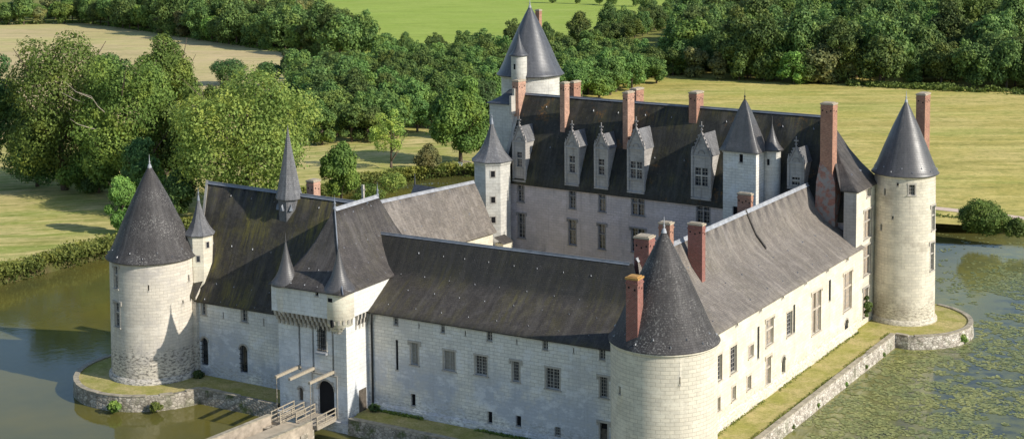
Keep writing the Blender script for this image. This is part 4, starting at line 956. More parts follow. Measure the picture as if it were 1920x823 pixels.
def poly(name,pts,z,mat,kind='structure',fr=None):
    m=MB();m.face([(x,y,z) for x,y in pts]);o=build(name,m,mat,None);o['kind']=kind
    if kind=='structure':pass
    return o
back=[(6.5,74),( -3,74)]
outline=left_arc+front_l+[fw2(-45.3,3),fw2(-35.9,3)]+front_r+near_arc+right_s+right_arc+[(-4,75.5),(-66,73),(-72,60),(-74,14)]
m=MB();m.face([(x,y,-.02) for x,y in outline]);gp=build('terrace_lawn',m,M['lawn'],None);gp['kind']='structure'
def moatwall(name,label,pts,mat,copm,top=.02,th=.5,inner=True,ivy=0):
    cx=sum(p[0] for p in pts)/len(pts);cy=sum(p[1] for p in pts)/len(pts)
    t=Thing(name,label,'retaining wall',W,(cx,cy,0));m=MB();c=MB();n=len(pts);V=[Vector((x,y,0)) for x,y in pts];N=[]
    for i in range(n):
        d=(V[min(i+1,n-1)]-V[max(i-1,0)]).normalized();N.append(Vector((d.y,-d.x,0)))
    up=lambda z:Vector((0,0,z));L=0
    for i in range(n-1):
        d=(V[i+1]-V[i]).length;k=max(1,int(d/2.2))
        for j in range(k):
            a=V[i].lerp(V[i+1],j/k);b=V[i].lerp(V[i+1],(j+1)/k);na=N[i].lerp(N[i+1],j/k);nb=N[i].lerp(N[i+1],(j+1)/k)
            m.face([a+na*.25+up(-2.7),b+nb*.25+up(-2.7),b+up(top),a+up(top)]);m.face([b-nb*th+up(-.3),a-na*th+up(-.3),a-na*th+up(top),b-nb*th+up(top)])
            m.face([a+up(top),b+up(top),b-nb*th+up(top),a-na*th+up(top)])
            if random.random()>(.5 if ivy>.5 else .04):
                g=.02;a2=a.lerp(b,.01);b2=b.lerp(a,.01);h=random.uniform(.08,.12)
                c.hexa([a2+na*.07+up(top),b2+nb*.07+up(top),b2-nb*(th+.04)+up(top),a2-na*(th+.04)+up(top)],[a2+na*.07+up(top+h),b2+nb*.07+up(top+h),b2-nb*(th+.04)+up(top+h),a2-na*(th+.04)+up(top+h)],False)
    build('wall_face',m,mat,t);build('coping',c,copm,t);return t
moatwall('retaining_wall','curved rubble retaining wall around the lawn of the left round tower',left_arc+[fw2(-56.0,TW)],M['rubble'],M['coping'])
moatwall('retaining_wall','straight overgrown retaining wall between curved bastion and gatehouse, coping half missing',front_l,M['rubble_green'],M['coping'],ivy=1)
moatwall('retaining_wall','shaded retaining wall to the right of the gatehouse along the front wing',front_r+near_arc[:6],M['rubble_green'],M['coping'])
moatwall('retaining_wall','long pale retaining wall edging the right lawn strip above the lily pads',near_arc[6:]+right_s,M['rubble_pale'],M['coping'])
moatwall('retaining_wall','curved pale retaining wall looping around the right round tower',[(xo,57.62)]+right_arc,M['rubble_pale'],M['coping'])
# ------------------------------------------------------------------ ground, fields, water
def H(px,py,z=0.):return W.hit(px,py,z=z)
M['ground']=grassm('meadow_ground',(.20,.22,.055),(.30,.29,.09),(.14,.17,.04),.03,stripe=.5,sdir=(.45,.02,.08),fine=.3)
M['hay']=grassm('cut_hay_field',(.60,.50,.135),(.72,.58,.22),(.28,.31,.07),.035,stripe=.75,sdir=(.50,.012,.055),fine=.6,blotch=.8)
M['stubble']=grassm('stubble_field',(.68,.53,.29),(.60,.50,.22),(.38,.38,.13),.02,stripe=.5,sdir=(.35,.010,.04),fine=.3)
M['pasture']=grassm('green_pasture',(.35,.45,.08),(.42,.50,.11),(.26,.35,.06),.03,stripe=.35,sdir=(.5,.010,.05),fine=.35,blotch=.6)
M['parklawn']=grassm('park_lawn',(.46,.44,.12),(.72,.57,.27),(.20,.25,.05),.06,stripe=.75,sdir=(.75,.03,.22),fine=.3)
M['bank']=grassm('moat_bank_soil',(.10,.11,.03),(.13,.10,.05),(.06,.07,.02),.4)
X0,X1,Y0,Y1=-117.6,75.,-95.,126.5
def rrect(e,r=10,n=6):
    P=[]
    for cx,cy,a in((X0-e+r,Y0-e+r,math.pi),(X1+e-r,Y0-e+r,1.5*math.pi),(X1+e-r,Y1+e-r,0),(X0-e+r,Y1+e-r,.5*math.pi)):
        for i in range(n+1):t=a+math.pi/2*i/n;P.append((cx+r*math.cos(t),cy+r*math.sin(t)))
    return P
hole=rrect(1.3);foot=rrect(-.5);N_=len(hole)
m=MB();big=[]
for x,y in hole:
    d=Vector((x+20,y-16));d.normalize();big.append((x+d.x*4200,y+d.y*4200))
mid=[((x+20)*1.7-20,(y-16)*1.7+16) for x,y in hole]
for A,B,za,zb in((hole,mid,0,0),(mid,big,0,0)):
    for i in range(N_):j=(i+1)%N_;m.face([(*A[i],za),(*A[j],za),(*B[j],zb),(*B[i],zb)][::-1])
g=build('ground',m,M['ground'],None);g['kind']='structure'
m=MB()
for i in range(N_):j=(i+1)%N_;m.face([(*foot[i],-2.6),(*foot[j],-2.6),(*hole[j],0),(*hole[i],0)])
g=build('moat_bank',m,M['bank'],None);g['kind']='structure'
def field(name,pts,z,mat):
    m=MB();m.face([(*H(*p)[:2],z) for p in pts]);o=build(name,m,M[mat],None);o['kind']='structure';return o
def wpoly(name,pts,z,mat):
    m=MB();m.face([(x,y,z) for x,y in pts]);o=build(name,m,M[mat],None);o['kind']='structure';return o
wpoly('park_lawn',[(-119.2,-60),(-119.2,112),(-116,122),(-108,128.2),(-40,128.2),(-60,175),(-190,215),(-330,150),(-330,-60)],.02,'parklawn')
field('hay_field',[(1040,215),(1150,150),(1268,128),(1500,140),(1920,150),(2300,165),(2500,430),(1800,422),(1500,405),(900,260)],.04,'hay')
field('stubble_field',[(-400,70),(0,44),(165,40),(600,106),(720,150),(420,220),(-400,300)],.05,'stubble')
field('pasture',[(350,-80),(450,30),(640,100),(900,125),(1150,70),(1280,10),(1330,-90)],.06,'pasture')
# sandy path behind the right moat
c=[H(x,y) for x,y in((1400,363),(1600,377),(1755,392),(1840,401),(1920,411),(2050,424))];m=MB()
for a,b in zip(c[:-1],c[1:]):m.face([(a[0],a[1]-1.0,.09),(b[0],b[1]-1.0,.09),(b[0],b[1]+1.6,.09),(a[0],a[1]+1.6,.09)])
M['path']=plain('pinkish_sand_path',(.72,.55,.42),.95,.15,1.)
o=build('path',m,M['path'],None);o['kind']='structure'
# water
T=NT('moat_water');p=T.pos();sx=T.new('ShaderNodeSeparateXYZ');T.lk(p,sx.inputs[0])
n1=T.noise(p,.06,4,.6);n2=T.noise(p,.5,4,.6)
left=T.mix(T.ramp(n1,.35,.65),(.15,.13,.028),(.10,.10,.032))
film=T.mix(T.ramp(n2,.42,.6),(.16,.17,.07),(.07,.085,.07))
yel=T.ramp(T.math('ADD',sx.outputs[0],T.math('MULTIPLY',n1,10)),9,16,1,0)
film=T.mix(T.math('MULTIPLY',yel,T.ramp(n2,.35,.55)),film,(.24,.23,.07))
side=T.ramp(sx.outputs[0],-6,2);col=T.mix(side,left,film)
w1=T.noise(T.map(p,(1,1,1)),.9,3,.6);w2=T.noise(p,4.,2,.5)
rg=T.math('ADD',T.math('MULTIPLY',side,T.ramp(n2,.4,.6,.01,.07)),.045)
M['water']=T.done(col,rg,T.math('ADD',w1,T.math('MULTIPLY',w2,.25)),.03,.35,.5);T.b.inputs['IOR'].default_value=1.33
m=MB();m.face([(x,y,-1.62) for x,y in rrect(.6)]);o=build('moat_water',m,M['water'],None);o['kind']='structure'
# ------------------------------------------------------------------ foliage
def leafmat(name,c,c2=None,tr=.25):
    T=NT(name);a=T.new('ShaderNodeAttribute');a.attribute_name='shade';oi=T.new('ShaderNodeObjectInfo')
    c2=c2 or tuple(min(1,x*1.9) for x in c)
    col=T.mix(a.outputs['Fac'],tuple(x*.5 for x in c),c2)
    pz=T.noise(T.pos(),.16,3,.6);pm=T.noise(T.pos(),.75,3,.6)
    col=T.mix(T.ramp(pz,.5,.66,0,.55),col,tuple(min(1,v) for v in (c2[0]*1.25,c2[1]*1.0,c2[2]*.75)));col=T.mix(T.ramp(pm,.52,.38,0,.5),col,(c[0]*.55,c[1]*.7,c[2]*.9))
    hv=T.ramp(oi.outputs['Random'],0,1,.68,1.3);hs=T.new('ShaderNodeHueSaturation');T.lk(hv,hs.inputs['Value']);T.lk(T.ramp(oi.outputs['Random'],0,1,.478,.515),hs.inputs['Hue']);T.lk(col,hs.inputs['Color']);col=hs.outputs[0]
    T.done(col,.65,spec=.25)
    t=T.new('ShaderNodeBsdfTranslucent');T.lk(col,t.inputs['Color']);mx=T.new('ShaderNodeMixShader');mx.inputs[0].default_value=tr
    T.lk(T.b.outputs[0],mx.inputs[1]);T.lk(t.outputs[0],mx.inputs[2]);T.lk(mx.outputs[0],T.out.inputs['Surface']);return T.m
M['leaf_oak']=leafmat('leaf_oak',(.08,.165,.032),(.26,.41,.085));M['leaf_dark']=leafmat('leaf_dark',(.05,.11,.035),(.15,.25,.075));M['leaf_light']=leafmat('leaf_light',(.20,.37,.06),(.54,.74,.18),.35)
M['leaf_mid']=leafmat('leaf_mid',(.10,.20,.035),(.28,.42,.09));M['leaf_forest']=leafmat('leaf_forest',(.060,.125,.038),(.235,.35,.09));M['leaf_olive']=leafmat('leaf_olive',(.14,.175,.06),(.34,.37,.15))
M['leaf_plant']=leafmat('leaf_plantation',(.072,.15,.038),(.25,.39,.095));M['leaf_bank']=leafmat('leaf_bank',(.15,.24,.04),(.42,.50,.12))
M['bark']=plain('bark',(.12,.09,.065),.95,.4,2);M['deadwood']=plain('dead_branch',(.42,.36,.30),.9,.2,2)
def leaves(R,n,size,seed,shape='round',lobes=16,loose=0.,low=.12,hz=1.,jag=.5):
    """crown of many small leaf clumps on irregular lobes; unit: R radius, height = hz*2R, base at z=0"""
    rnd=random.Random(seed);L=[]
    for i in range(lobes):
        while 1:
            x,y,z=rnd.uniform(-1,1),rnd.uniform(-1,1),rnd.uniform(-1,1);d=math.sqrt(x*x+y*y+z*z)
            if d<1 and d>.25:break
        zz=(z+1)/2
        if shape=='oval':k=math.sin(math.pi*min(1,max(.04,zz*.86+.13)))**.7
        elif shape=='cone':k=max(.15,(1.08-zz))
        elif shape=='bush':k=math.sqrt(max(.05,1-zz*zz*.9))
        else:k=1
        rl=rnd.uniform(.28,.5)*R*(1-.25*loose);e=(1-rl/R*.75)
        rl*=.8;L.append((Vector((x*k*R*e,y*k*R*e,(low+(1-low)*zz)*2*R*hz*e+rl*.55)),rl,rnd.uniform(.0,1)))
    if shape!='cone':L.append((Vector((0,0,R*hz*1.05)),R*.62,.5))
    vs=[];fs=[];sh=[];tot=sum(l[1]**2 for l in L);top=max(l[0].z+l[1] for l in L)
    for c,rl,b in L:
        for i in range(int(n*rl*rl/tot)):
            d=Vector((rnd.gauss(0,1),rnd.gauss(0,1),rnd.gauss(.25,1))).normalized()
            j=1+jag*.45*noise.noise(d*2.3+c);rr=rl*j*(rnd.uniform(.72,1.04) if rnd.random()<.8 else rnd.uniform(.4,1.2))
            p=c+Vector((d.x*rr,d.y*rr,d.z*rr*.82))
            if p.z<.02*R:continue
            ins=False
            for c2,r2,_ in L:
                if c2 is not c and (p-c2).length<r2*.66:ins=True;break
            if ins and rnd.random()<.85:continue
            if loose and noise.noise(p*.55+Vector((seed,0,0)))<-.25+.35*loose-.15:continue
            nn=(d*1.15+Vector((rnd.gauss(0,.5),rnd.gauss(0,.5),rnd.gauss(.2,.45)))).normalized()
            t=nn.orthogonal().normalized();a=rnd.uniform(0,6.28);u=t*math.cos(a)+nn.cross(t)*math.sin(a);v=nn.cross(u);s=size*rnd.uniform(.6,1.35)
            k=len(vs);w=s*rnd.uniform(.45,.8)
            vs+= [p-u*s*.6,p+v*w*.55+nn*s*.12,p+u*s*.7,p-v*w*.55-nn*s*.1];fs.append((k,k+1,k+2,k+3))
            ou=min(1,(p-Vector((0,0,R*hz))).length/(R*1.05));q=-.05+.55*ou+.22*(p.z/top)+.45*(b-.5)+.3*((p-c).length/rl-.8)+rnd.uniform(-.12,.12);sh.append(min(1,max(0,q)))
    return vs,fs,sh
def crownmesh(name,mat,*a,**k):
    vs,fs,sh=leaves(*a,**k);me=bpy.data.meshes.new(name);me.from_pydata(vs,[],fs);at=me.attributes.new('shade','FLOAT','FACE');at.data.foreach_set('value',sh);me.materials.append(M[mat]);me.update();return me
def trunkmesh(name,h,r,spread,seed,limbs=7,mat='bark'):
    rnd=random.Random(seed);m=MB();pts=[Vector((0,0,-.3))];x=Vector((0,0,0))
    for k in range(1,6):x=x+Vector((rnd.uniform(-.05,.05)*h*.3,rnd.uniform(-.05,.05)*h*.3,h/5));pts.append(x.copy())
    for k in range(5):m.beam(pts[k],pts[k+1],r*(1-k*.16)*(1.25 if k==0 else 1),r*(1-(k+1)*.16),8)
    for i in range(limbs):
        k=rnd.randint(1,4);a=rnd.uniform(0,6.28);p=pts[k];q=p+Vector((math.cos(a)*spread*.45,math.sin(a)*spread*.45,h*.22));e=q+Vector((math.cos(a+.4)*spread*.35,math.sin(a+.4)*spread*.35,h*.25))
        m.beam(p,q,r*.42,r*.26,6);m.beam(q,e,r*.26,r*.08,5)
    me=m.mesh(name);me.materials.append(M[mat]);return me
SEED=[100]
def tree(name,label,px,pyb,pyt,wpx,mat,shape='round',n=11000,size=.42,lobes=20,loose=0.,low=.12,group=None,trunk=True,cat='tree',dead=False,wy=1.,jag=.5,base_z=0.):
    SEED[0]+=1;b=H(px,pyb,base_z);dist=math.hypot(b[0]-CX,b[1]-CY);dd=math.sqrt(dist**2+(CZ)**2)
    h=(pyb-pyt)/FL*dd*1.03;R=wpx/2/FL*dd;hz=h/(2*R)
    t=Thing(name,label,cat,W,(b[0],b[1],base_z-.1),group);t.o.rotation_euler=(0,0,random.uniform(0,6.28))
    me=crownmesh('crown',mat,R*1.04,int(n*(2.0 if n>5000 else 1.4)),size*.84,SEED[0],shape=shape,lobes=lobes,loose=loose,low=low,hz=hz,jag=jag)
    # fit the crown to its height
    zs=[v.co.z for v in me.vertices];k=h/max(zs)
    for v in me.vertices:v.co.z*=k
    o=bpy.data.objects.new('crown',me);COL.objects.link(o);o.parent=t.o
    if trunk:
        tm=trunkmesh('trunk',h*.72,max(.12,h*.022),R,SEED[0]);o=bpy.data.objects.new('trunk',tm);COL.objects.link(o);o.parent=t.o
    if dead:
        m=MB();rnd=random.Random(5)
        for i in range(7):
            m=MB();a=-2.2+rnd.uniform(-.8,.8);p=Vector((math.cos(a)*R*.45,math.sin(a)*R*.45,h*rnd.uniform(.45,.7)));
            for s in range(3):
                q=p+Vector((math.cos(a)*R*.25+rnd.uniform(-.7,.7),math.sin(a)*R*.25+rnd.uniform(-.7,.7),rnd.uniform(.8,2.2)));m.beam(p,q,.09-.025*s,.06-.02*s,5);p=q
            o=build('dead_branch',m,M['deadwood'],None);o.parent=t.o
        t.o.rotation_euler=(0,0,0)
    return t
# --- park trees, left and behind (photo position of the foot, top, width)
tree('oak_tree','broad dark oak cut off by the left picture edge',-18,350,118,130,'leaf_dark',n=12000,size=.5,low=.02,lobes=26)
tree('oak_tree','huge spreading dark green oak left of the oak with dead branches',122,356,78,225,'leaf_oak',n=26000,size=.46,lobes=44,jag=.9,low=.03)
tree('oak_tree','wide oak with bleached dead branches in the middle of its crown',243,372,112,200,'leaf_mid',n=22000,size=.46,lobes=40,dead=True,jag=.9,low=.02)
tree('oak_tree','round topped green tree standing against the tan stubble field',322,262,68,125,'leaf_mid',n=13000,size=.5,lobes=20,jag=.7)
tree('tree','dark bushy tree behind the oaks, at the lower edge of the stubble field',205,230,105,110,'leaf_dark',n=8000,size=.55)
tree('plane_tree','very large yellow green plane tree rising behind the chapel roof and its spire',463,402,132,285,'leaf_light',n=44000,size=.46,lobes=70,low=.03,jag=.8)
tree('tree','low dark thicket at the foot of the huge spreading oak',60,356,262,120,'leaf_dark',n=8000,size=.42,low=0,shape='bush',trunk=False)
tree('tree','low thicket on the lawn between the two great oaks',160,362,285,100,'leaf_oak',n=8000,size=.4,low=0,shape='bush',trunk=False)
tree('tree','dark tree filling the shade beneath the huge spreading oak',70,350,200,120,'leaf_dark',n=9000,size=.46,low=.0)
tree('tree','dark tree in the shade to the left of the yellow green plane tree',312,352,205,100,'leaf_dark',n=9000,size=.44,low=.0)
tree('tree','dark tree between the oaks and the yellow green plane tree',350,370,170,110,'leaf_oak',n=11000,size=.45)
tree('tree','dark shrubby thicket directly behind the slim turret of the chapel gable',335,408,318,90,'leaf_dark',n=8000,size=.4,low=.0)
tree('tree','low dark tree filling the gap behind the squat left tower cone',285,392,300,80,'leaf_oak',n=8000,size=.42,low=.0)
tree('small_tree','small bright green tree just behind the left round tower',232,440,332,72,'leaf_mid',shape='oval',n=9000,size=.32,low=.03)
tree('tree','low dark tree in the shade between the two oaks',185,362,255,95,'leaf_dark',n=8000,size=.45,low=.03)
tree('tree','dark shrubby tree left of the small bright green tree',262,395,262,85,'leaf_dark',n=8000,size=.42,low=.03)
tree('tree','dense dark green upright tree right of the chapel spire',641,392,268,84,'leaf_oak',shape='oval',n=12000,size=.36,low=.02)
tree('young_tree','loose young tree with a thin bare trunk on the lawn',733,318,206,88,'leaf_light',shape='round',n=4200,size=.36,loose=.75,low=.3,lobes=14)
tree('round_bush','round olive green bush to the right of the loose young tree',803,319,268,60,'leaf_olive',shape='bush',n=4500,size=.35,low=.0,trunk=False,cat='bush')
tree('tree','large dark leafy tree directly left of the keep',864,306,146,132,'leaf_oak',n=19000,size=.5,lobes=26,low=.1,jag=.7)
tree('tree','dark tree half hidden behind the large tree beside the keep',905,262,150,80,'leaf_dark',n=8000,size=.5)
tree('bank_shrub','low light green shrub on the moat bank behind the chapel',738,362,322,70,'leaf_bank',shape='bush',n=3500,size=.3,trunk=False,cat='bush',low=0.)
tree('bank_shrub','spreading shrub on the moat bank beside the upright dark tree',690,378,340,70,'leaf_mid',shape='bush',n=3500,size=.3,trunk=False,cat='bush',low=0.)
tree('bank_tree','rounded dark green bush leaning over the right moat bank',1838,441,374,108,'leaf_mid',shape='bush',n=12000,size=.3,trunk=False,cat='bush',low=0.,jag=.7)
tree('bank_shrub','low scrub touching the big bush on the right bank',1905,446,408,50,'leaf_oak',shape='bush',n=3500,size=.28,trunk=False,cat='bush',low=0.)
for q,lab in (((548,150,94,50),'dark pointed tree at the end of the stubble field'),((500,165,116,64),'dark bushy tree above the yellow green plane tree'),((430,160,112,84),'low dark tree above the left shoulder of the plane tree'),((20,250,160,60),'small tree at the left edge beside the tan field')):
    tree('tree',lab,*q,'leaf_dark' if q[0]!=440 else 'leaf_oak',n=6000,size=.5,shape='cone' if q[0]==545 else 'round')
# --- repeated woodland trees: shared crowns, one mesh each
def wood_kind(mat,seed,R,hz,shape,n,size,jag=.6,low=.1,lobes=16):
    vs,fs,sh=leaves(R,n,size,seed,shape=shape,hz=hz,jag=jag,low=low,lobes=lobes);me=bpy.data.meshes.new('woodland_tree')
    b=len(vs);r=.3;hh=R*hz
    for z in(-.5,hh):
        for k in range(6):vs.append(Vector((r*math.cos(k*1.047),r*math.sin(k*1.047),z)))
    nf=len(fs)
    for k in range(6):fs.append((b+k,b+(k+1)%6,b+6+(k+1)%6,b+6+k))
    me.from_pydata(vs,[],fs);at=me.attributes.new('shade','FLOAT','FACE');at.data.foreach_set('value',sh+[.3]*6);me.materials.append(M[mat]);me.materials.append(M['bark'])
    for i in range(nf,nf+6):me.polygons[i].material_index=1
    me.update();return me
KF=[wood_kind('leaf_forest',900+i,6.6,1.05+.12*i,('round','oval')[i%2],8200,.56,.9,.0,26) for i in range(5)]
KP=[wood_kind('leaf_plant',920+i,4.6,1.22+.09*i,'round',5600,.42,.7,.0,16) for i in range(4)]
KO=[wood_kind('leaf_olive',940+i,5.5,1.1,'round',4200,.6,.6,.0) for i in range(2)]
KF2=[wood_kind('leaf_mid',960,6.4,1.2,'round',7000,.55,.8,.0,20),wood_kind('leaf_oak',961,7.2,1.25,'round',8200,.57,.9,.0,24)]
KM=[wood_kind('leaf_mid',950+i,5.5,1.05,'round',4200,.6,.7,.0) for i in range(2)]
def inst(me,name,x,y,s,label,group,cat='tree',sz=1.):
    o=bpy.data.objects.new(name,me);COL.objects.link(o);o.location=(x,y,-.2);o.rotation_euler=(0,0,random.uniform(0,6.28));o.scale=(s,s*random.uniform(.9,1.1),s*sz);o['label']=label;o['category']=cat
    if group:o['group']=group
    return o
def inside(p,poly):
    c=False;n=len(poly)
    for i in range(n):
        a,b=poly[i],poly[i-1]
        if (a[1]>p[1])!=(b[1]>p[1]) and p[0]<(b[0]-a[0])*(p[1]-a[1])/(b[1]-a[1])+a[0]:c=not c
    return c
def visible(x,y,h=12,m=110):
    q=pix(x,y,h);d=(x-CX)*FW[0]+(y-CY)*FW[1]
    return d>0 and -m<q[0]<1920+m and q[1]>-25 or (d>0 and -m<q[0]<1920+m and pix(x,y,0)[1]>-10)
def scatter(polypx,step,kinds,name,label,group,smin,smax,lim=300,sz=(.9,1.15),jit=.35,world=False,rows=None):
    P=[H(*p)[:2] for p in polypx];xs=[p[0] for p in P];ys=[p[1] for p in P];out=[]
    y=min(ys)
    while y<max(ys):
        x=min(xs)
        while x<max(xs):
            q=(x+random.uniform(-jit,jit)*step,y+random.uniform(-jit,jit)*step)
            if inside(q,P) and visible(*q):out.append(q)
            x+=step
        y+=step
    out.sort(key=lambda q:(q[0]-CX)**2+(q[1]-CY)**2)
    for q in out[:lim]:inst(random.choice(kinds),name,q[0],q[1],random.uniform(smin,smax),label,group,sz=random.uniform(*sz))
    return out[lim:]
# plantation behind the castle (foot polygon in the photo)
rest=scatter([(600,282),(760,262),(930,226),(1100,196),(1262,150),(1268,134),(1150,128),(980,128),(760,138),(560,160),(545,200)],6.2,KP,'plantation_tree','slender dark tree packed in the dense plantation between keep and green pasture','plantation trees behind the keep',.9,1.12,lim=290)
EXTRA=[(q,'P') for q in rest]
for q in rest:pass
# right wood
rest2=scatter([(1268,140),(1400,152),(1500,160),(1700,162),(1930,172),(2050,176),(2050,60),(1920,30),(1500,20),(1330,40),(1262,100)],9.0,KF*3+KF2,'forest_tree','dark broadleaf tree in the wood behind the right hay field','forest trees behind the hay field',.75,1.4,lim=295,sz=(.85,1.25))
# far remainder of both woods as one mass
def mass(name,label,pts,kinds,smin,smax):
    for k,me in enumerate(kinds):
        pass
    vs=[];fs=[];sh=[]
    for q in pts:
        me=random.choice(kinds);a=random.uniform(0,6.28);s=random.uniform(smin,smax);ca,sa=math.cos(a)*s,math.sin(a)*s;b=len(vs)
        co=[0.]*(3*len(me.vertices));me.vertices.foreach_get('co',co)
        for i in range(0,len(co),3):vs.append((q[0]+co[i]*ca-co[i+1]*sa,q[1]+co[i]*sa+co[i+1]*ca,co[i+2]*s-.2))
        fs+= [tuple(i+b for i in p.vertices) for p in me.polygons];v=[0.]*len(me.polygons);me.attributes['shade'].data.foreach_get('value',v);d=random.uniform(-.15,.15);sh+= [min(1,max(0,x+d)) for x in v]
    if not vs:return
    me2=bpy.data.meshes.new(name);me2.from_pydata(vs,[],fs);at=me2.attributes.new('shade','FLOAT','FACE');at.data.foreach_set('value',sh);me2.materials.append(kinds[0].materials[0]);me2.update()
    o=bpy.data.objects.new(name,me2);COL.objects.link(o);o['kind']='stuff';o['label']=label;o['category']='woodland'
KFL=[wood_kind('leaf_forest',970+i,7.5,.95,'round',650,1.5,.7,.02,10) for i in range(3)]
P=[H(*p)[:2] for p in((1300,45),(1500,22),(1920,32),(2060,60),(2060,-75),(1330,-75))];far=[]
y=min(p[1] for p in P)
while y<max(p[1] for p in P):
    x=min(p[0] for p in P)
    while x<max(p[0] for p in P):
        q=(x+random.uniform(-5,5),y+random.uniform(-5,5))
        if inside(q,P) and visible(*q,m=60):far.append(q)
        x+=12.5
    y+=12.5
far+=rest2+rest
print('far mass trees',len(far))
mass('distant_wood','dark canopy of the wood stretching away to the upper right corner',far[:900],KFL,.85,1.2)
# olive and pale individuals at the wood's edge
for px,pb,s,k,lab in ((1302,146,1.0,0,'grey green round tree at the left corner of the right wood'),(1345,150,.8,1,'low olive tree at the wood edge, third from the plantation corner'),(1545,158,1.25,0,'broad olive green tree bulging out of the wood above the hay field'),(1590,156,.9,1,'smaller olive tree just right of the broad olive tree')):
    q=H(px,pb);o=inst(KO[k],'tree',q[0],q[1],s,lab,None)
for px,pb,s,lab in ((1500,158,.85,'green tree left of the broad olive tree at the wood edge'),(1650,160,1.25,'tall rounded green tree at the wood edge with its foot in the hay'),(1420,150,.9,'green tree beside the wooden bench at the wood edge')):
    q=H(px,pb);inst(KF[0],'tree',q[0],q[1],s,lab,None)
# hedgerows along the left fields: trees one behind another
def row(pts,step,kinds,name,label,group,smin,smax,depth=1,dstep=7,lim=80,sz=(.9,1.15)):
    V=[Vector(H(*p)) for p in pts];c=0
    for a,b in zip(V[:-1],V[1:]):
        L=(b-a).length;d=(b-a).normalized();nrm=Vector((-d.y,d.x,0))
        if (a+nrm-Vector((CX,CY,0))).length<(a-Vector((CX,CY,0))).length:nrm=-nrm
        for k in range(depth):
            x=random.uniform(0,step)
            while x<L and c<lim:
                p=a+d*x+nrm*(k*dstep+random.uniform(-2,2));
                if visible(p.x,p.y,12,60):inst(random.choice(kinds),name,p.x,p.y,random.uniform(smin,smax),label,group,sz=random.uniform(*sz));c+=1
                x+=step*random.uniform(.75,1.25)
row([(-60,50),(0,48),(165,44)],9,KM+KF[:2]+KO[:1],'hedgerow_tree','mixed green tree in the belt above the tan field, upper left','trees above the tan field',.8,1.15,depth=4,dstep=14,lim=70)
row([(165,44),(300,62),(430,84),(545,98),(655,112)],8,KF+KO[:1]+KM[:1],'hedge_tree','dark tree of the long hedge running down beside the tan field','hedge trees beside the tan field',.85,1.3,depth=4,dstep=10,lim=110,sz=(.9,1.2))
row([(300,42),(430,45),(505,50)],10,KM+KO,'copse_tree','lighter tree in the copse between tan field and green pasture','copse trees at the upper left',.9,1.3,depth=3,dstep=18,lim=50)
row([(675,112),(760,112),(850,116)],10,KF+KM[:1],'hedge_tree','rounded tree in the low hedge along the bottom of the green pasture','hedge trees below the green pasture',.55,.9,depth=2,lim=30)
row([(880,120),(1000,108),(1120,92),(1230,60),(1262,30)],9,KF+KP,'hedge_tree','tree on the far edge of the plantation against the green pasture','trees along the pasture edge',.6,1.0,depth=2,lim=50)
row([(1000,6),(1100,8),(1200,14)],14,KF,'field_hedge_tree','small tree in the faint hedge crossing the far pasture','trees in the far pasture hedge',.4,.6,lim=20)
row([(560,186),(600,215),(620,262)],9,KF,'tree','dark tree on the left flank of the plantation behind the plane tree','trees on the plantation flank',.8,1.05,depth=2,lim=14)
row([(380,205),(470,215),(560,222)],9,KP+KM,'tree','tree in the belt hidden behind the crown of the plane tree','trees behind the plane tree',.6,.85,depth=2,lim=16)
# --- bank weeds: uncountable leaf tufts
def weeds(name,label,pts,n,h,wid,size,mat,seed,zl=-1.7):
    rnd=random.Random(seed);vs=[];fs=[];sh=[];V=[Vector((x,y,0)) for x,y in pts];Ls=[(V[i+1]-V[i]).length for i in range(len(V)-1)];tot=sum(Ls)
    for _ in range(n):
        x=rnd.uniform(0,tot);i=0
        while x>Ls[i]:x-=Ls[i];i+=1
        d=(V[i+1]-V[i]).normalized();nr=Vector((-d.y,d.x,0));o=rnd.gauss(0,.33)*wid;p=V[i]+d*x+nr*o
        if noise.noise(p*.16)<-.32:continue
        hh=h*(.35+.65*max(0,.5+.9*noise.noise(p*.22)));z=rnd.uniform(zl if rnd.random()<.3 else max(zl,-.3),hh);p.z=z
        nn=Vector((rnd.gauss(0,.8),rnd.gauss(0,.8),rnd.gauss(.4,.5))).normalized();t=nn.orthogonal().normalized();a=rnd.uniform(0,6.28);u=t*math.cos(a)+nn.cross(t)*math.sin(a);v=nn.cross(u);s=size*rnd.uniform(.6,1.4);k=len(vs)
        vs+=[p-u*s*.6,p+v*s*.35,p+u*s*.7,p-v*s*.35];fs.append((k,k+1,k+2,k+3));sh.append(min(1,max(0,.2+.45*(z/max(h,.1))+rnd.uniform(-.15,.35))))
    me=bpy.data.meshes.new(name);me.from_pydata(vs,[],fs);at=me.attributes.new('shade','FLOAT','FACE');at.data.foreach_set('value',sh);me.materials.append(M[mat]);me.update();o=bpy.data.objects.new(name,me);COL.objects.link(o);o['kind']='stuff';o['label']=label;o['category']='vegetation';return o
weeds('bank_weeds','tall bright green weeds crowding the left moat bank',[(-118.6,2),(-118.4,110)],42000,1.7,3.2,.36,'leaf_bank',1)
weeds('bank_weeds','green weeds along the back moat bank behind the courtyard wing',[(-118,108),(-112,122),(-106,127.5),(-70,127.7)],14000,1.6,2.0,.38,'leaf_bank',2)
weeds('bank_weeds','dark green weeds along the right moat bank below the path',[(-70,127.7),(-14,127.8),(20,128),(60,128)],12000,.45,1.3,.3,'leaf_mid',3)
weeds('verge_weeds','rough dark weeds along the foot of the right wood',[H(1590,160)[:2],H(1750,168)[:2],H(1960,178)[:2]],9000,1.8,4.5,.6,'leaf_mid',5)
weeds('verge_weeds','rough green verge between stubble field and hedge',[H(0,47)[:2],H(165,43)[:2],H(300,62)[:2],H(600,108)[:2]],9000,1.2,4.,.8,'leaf_mid',6)
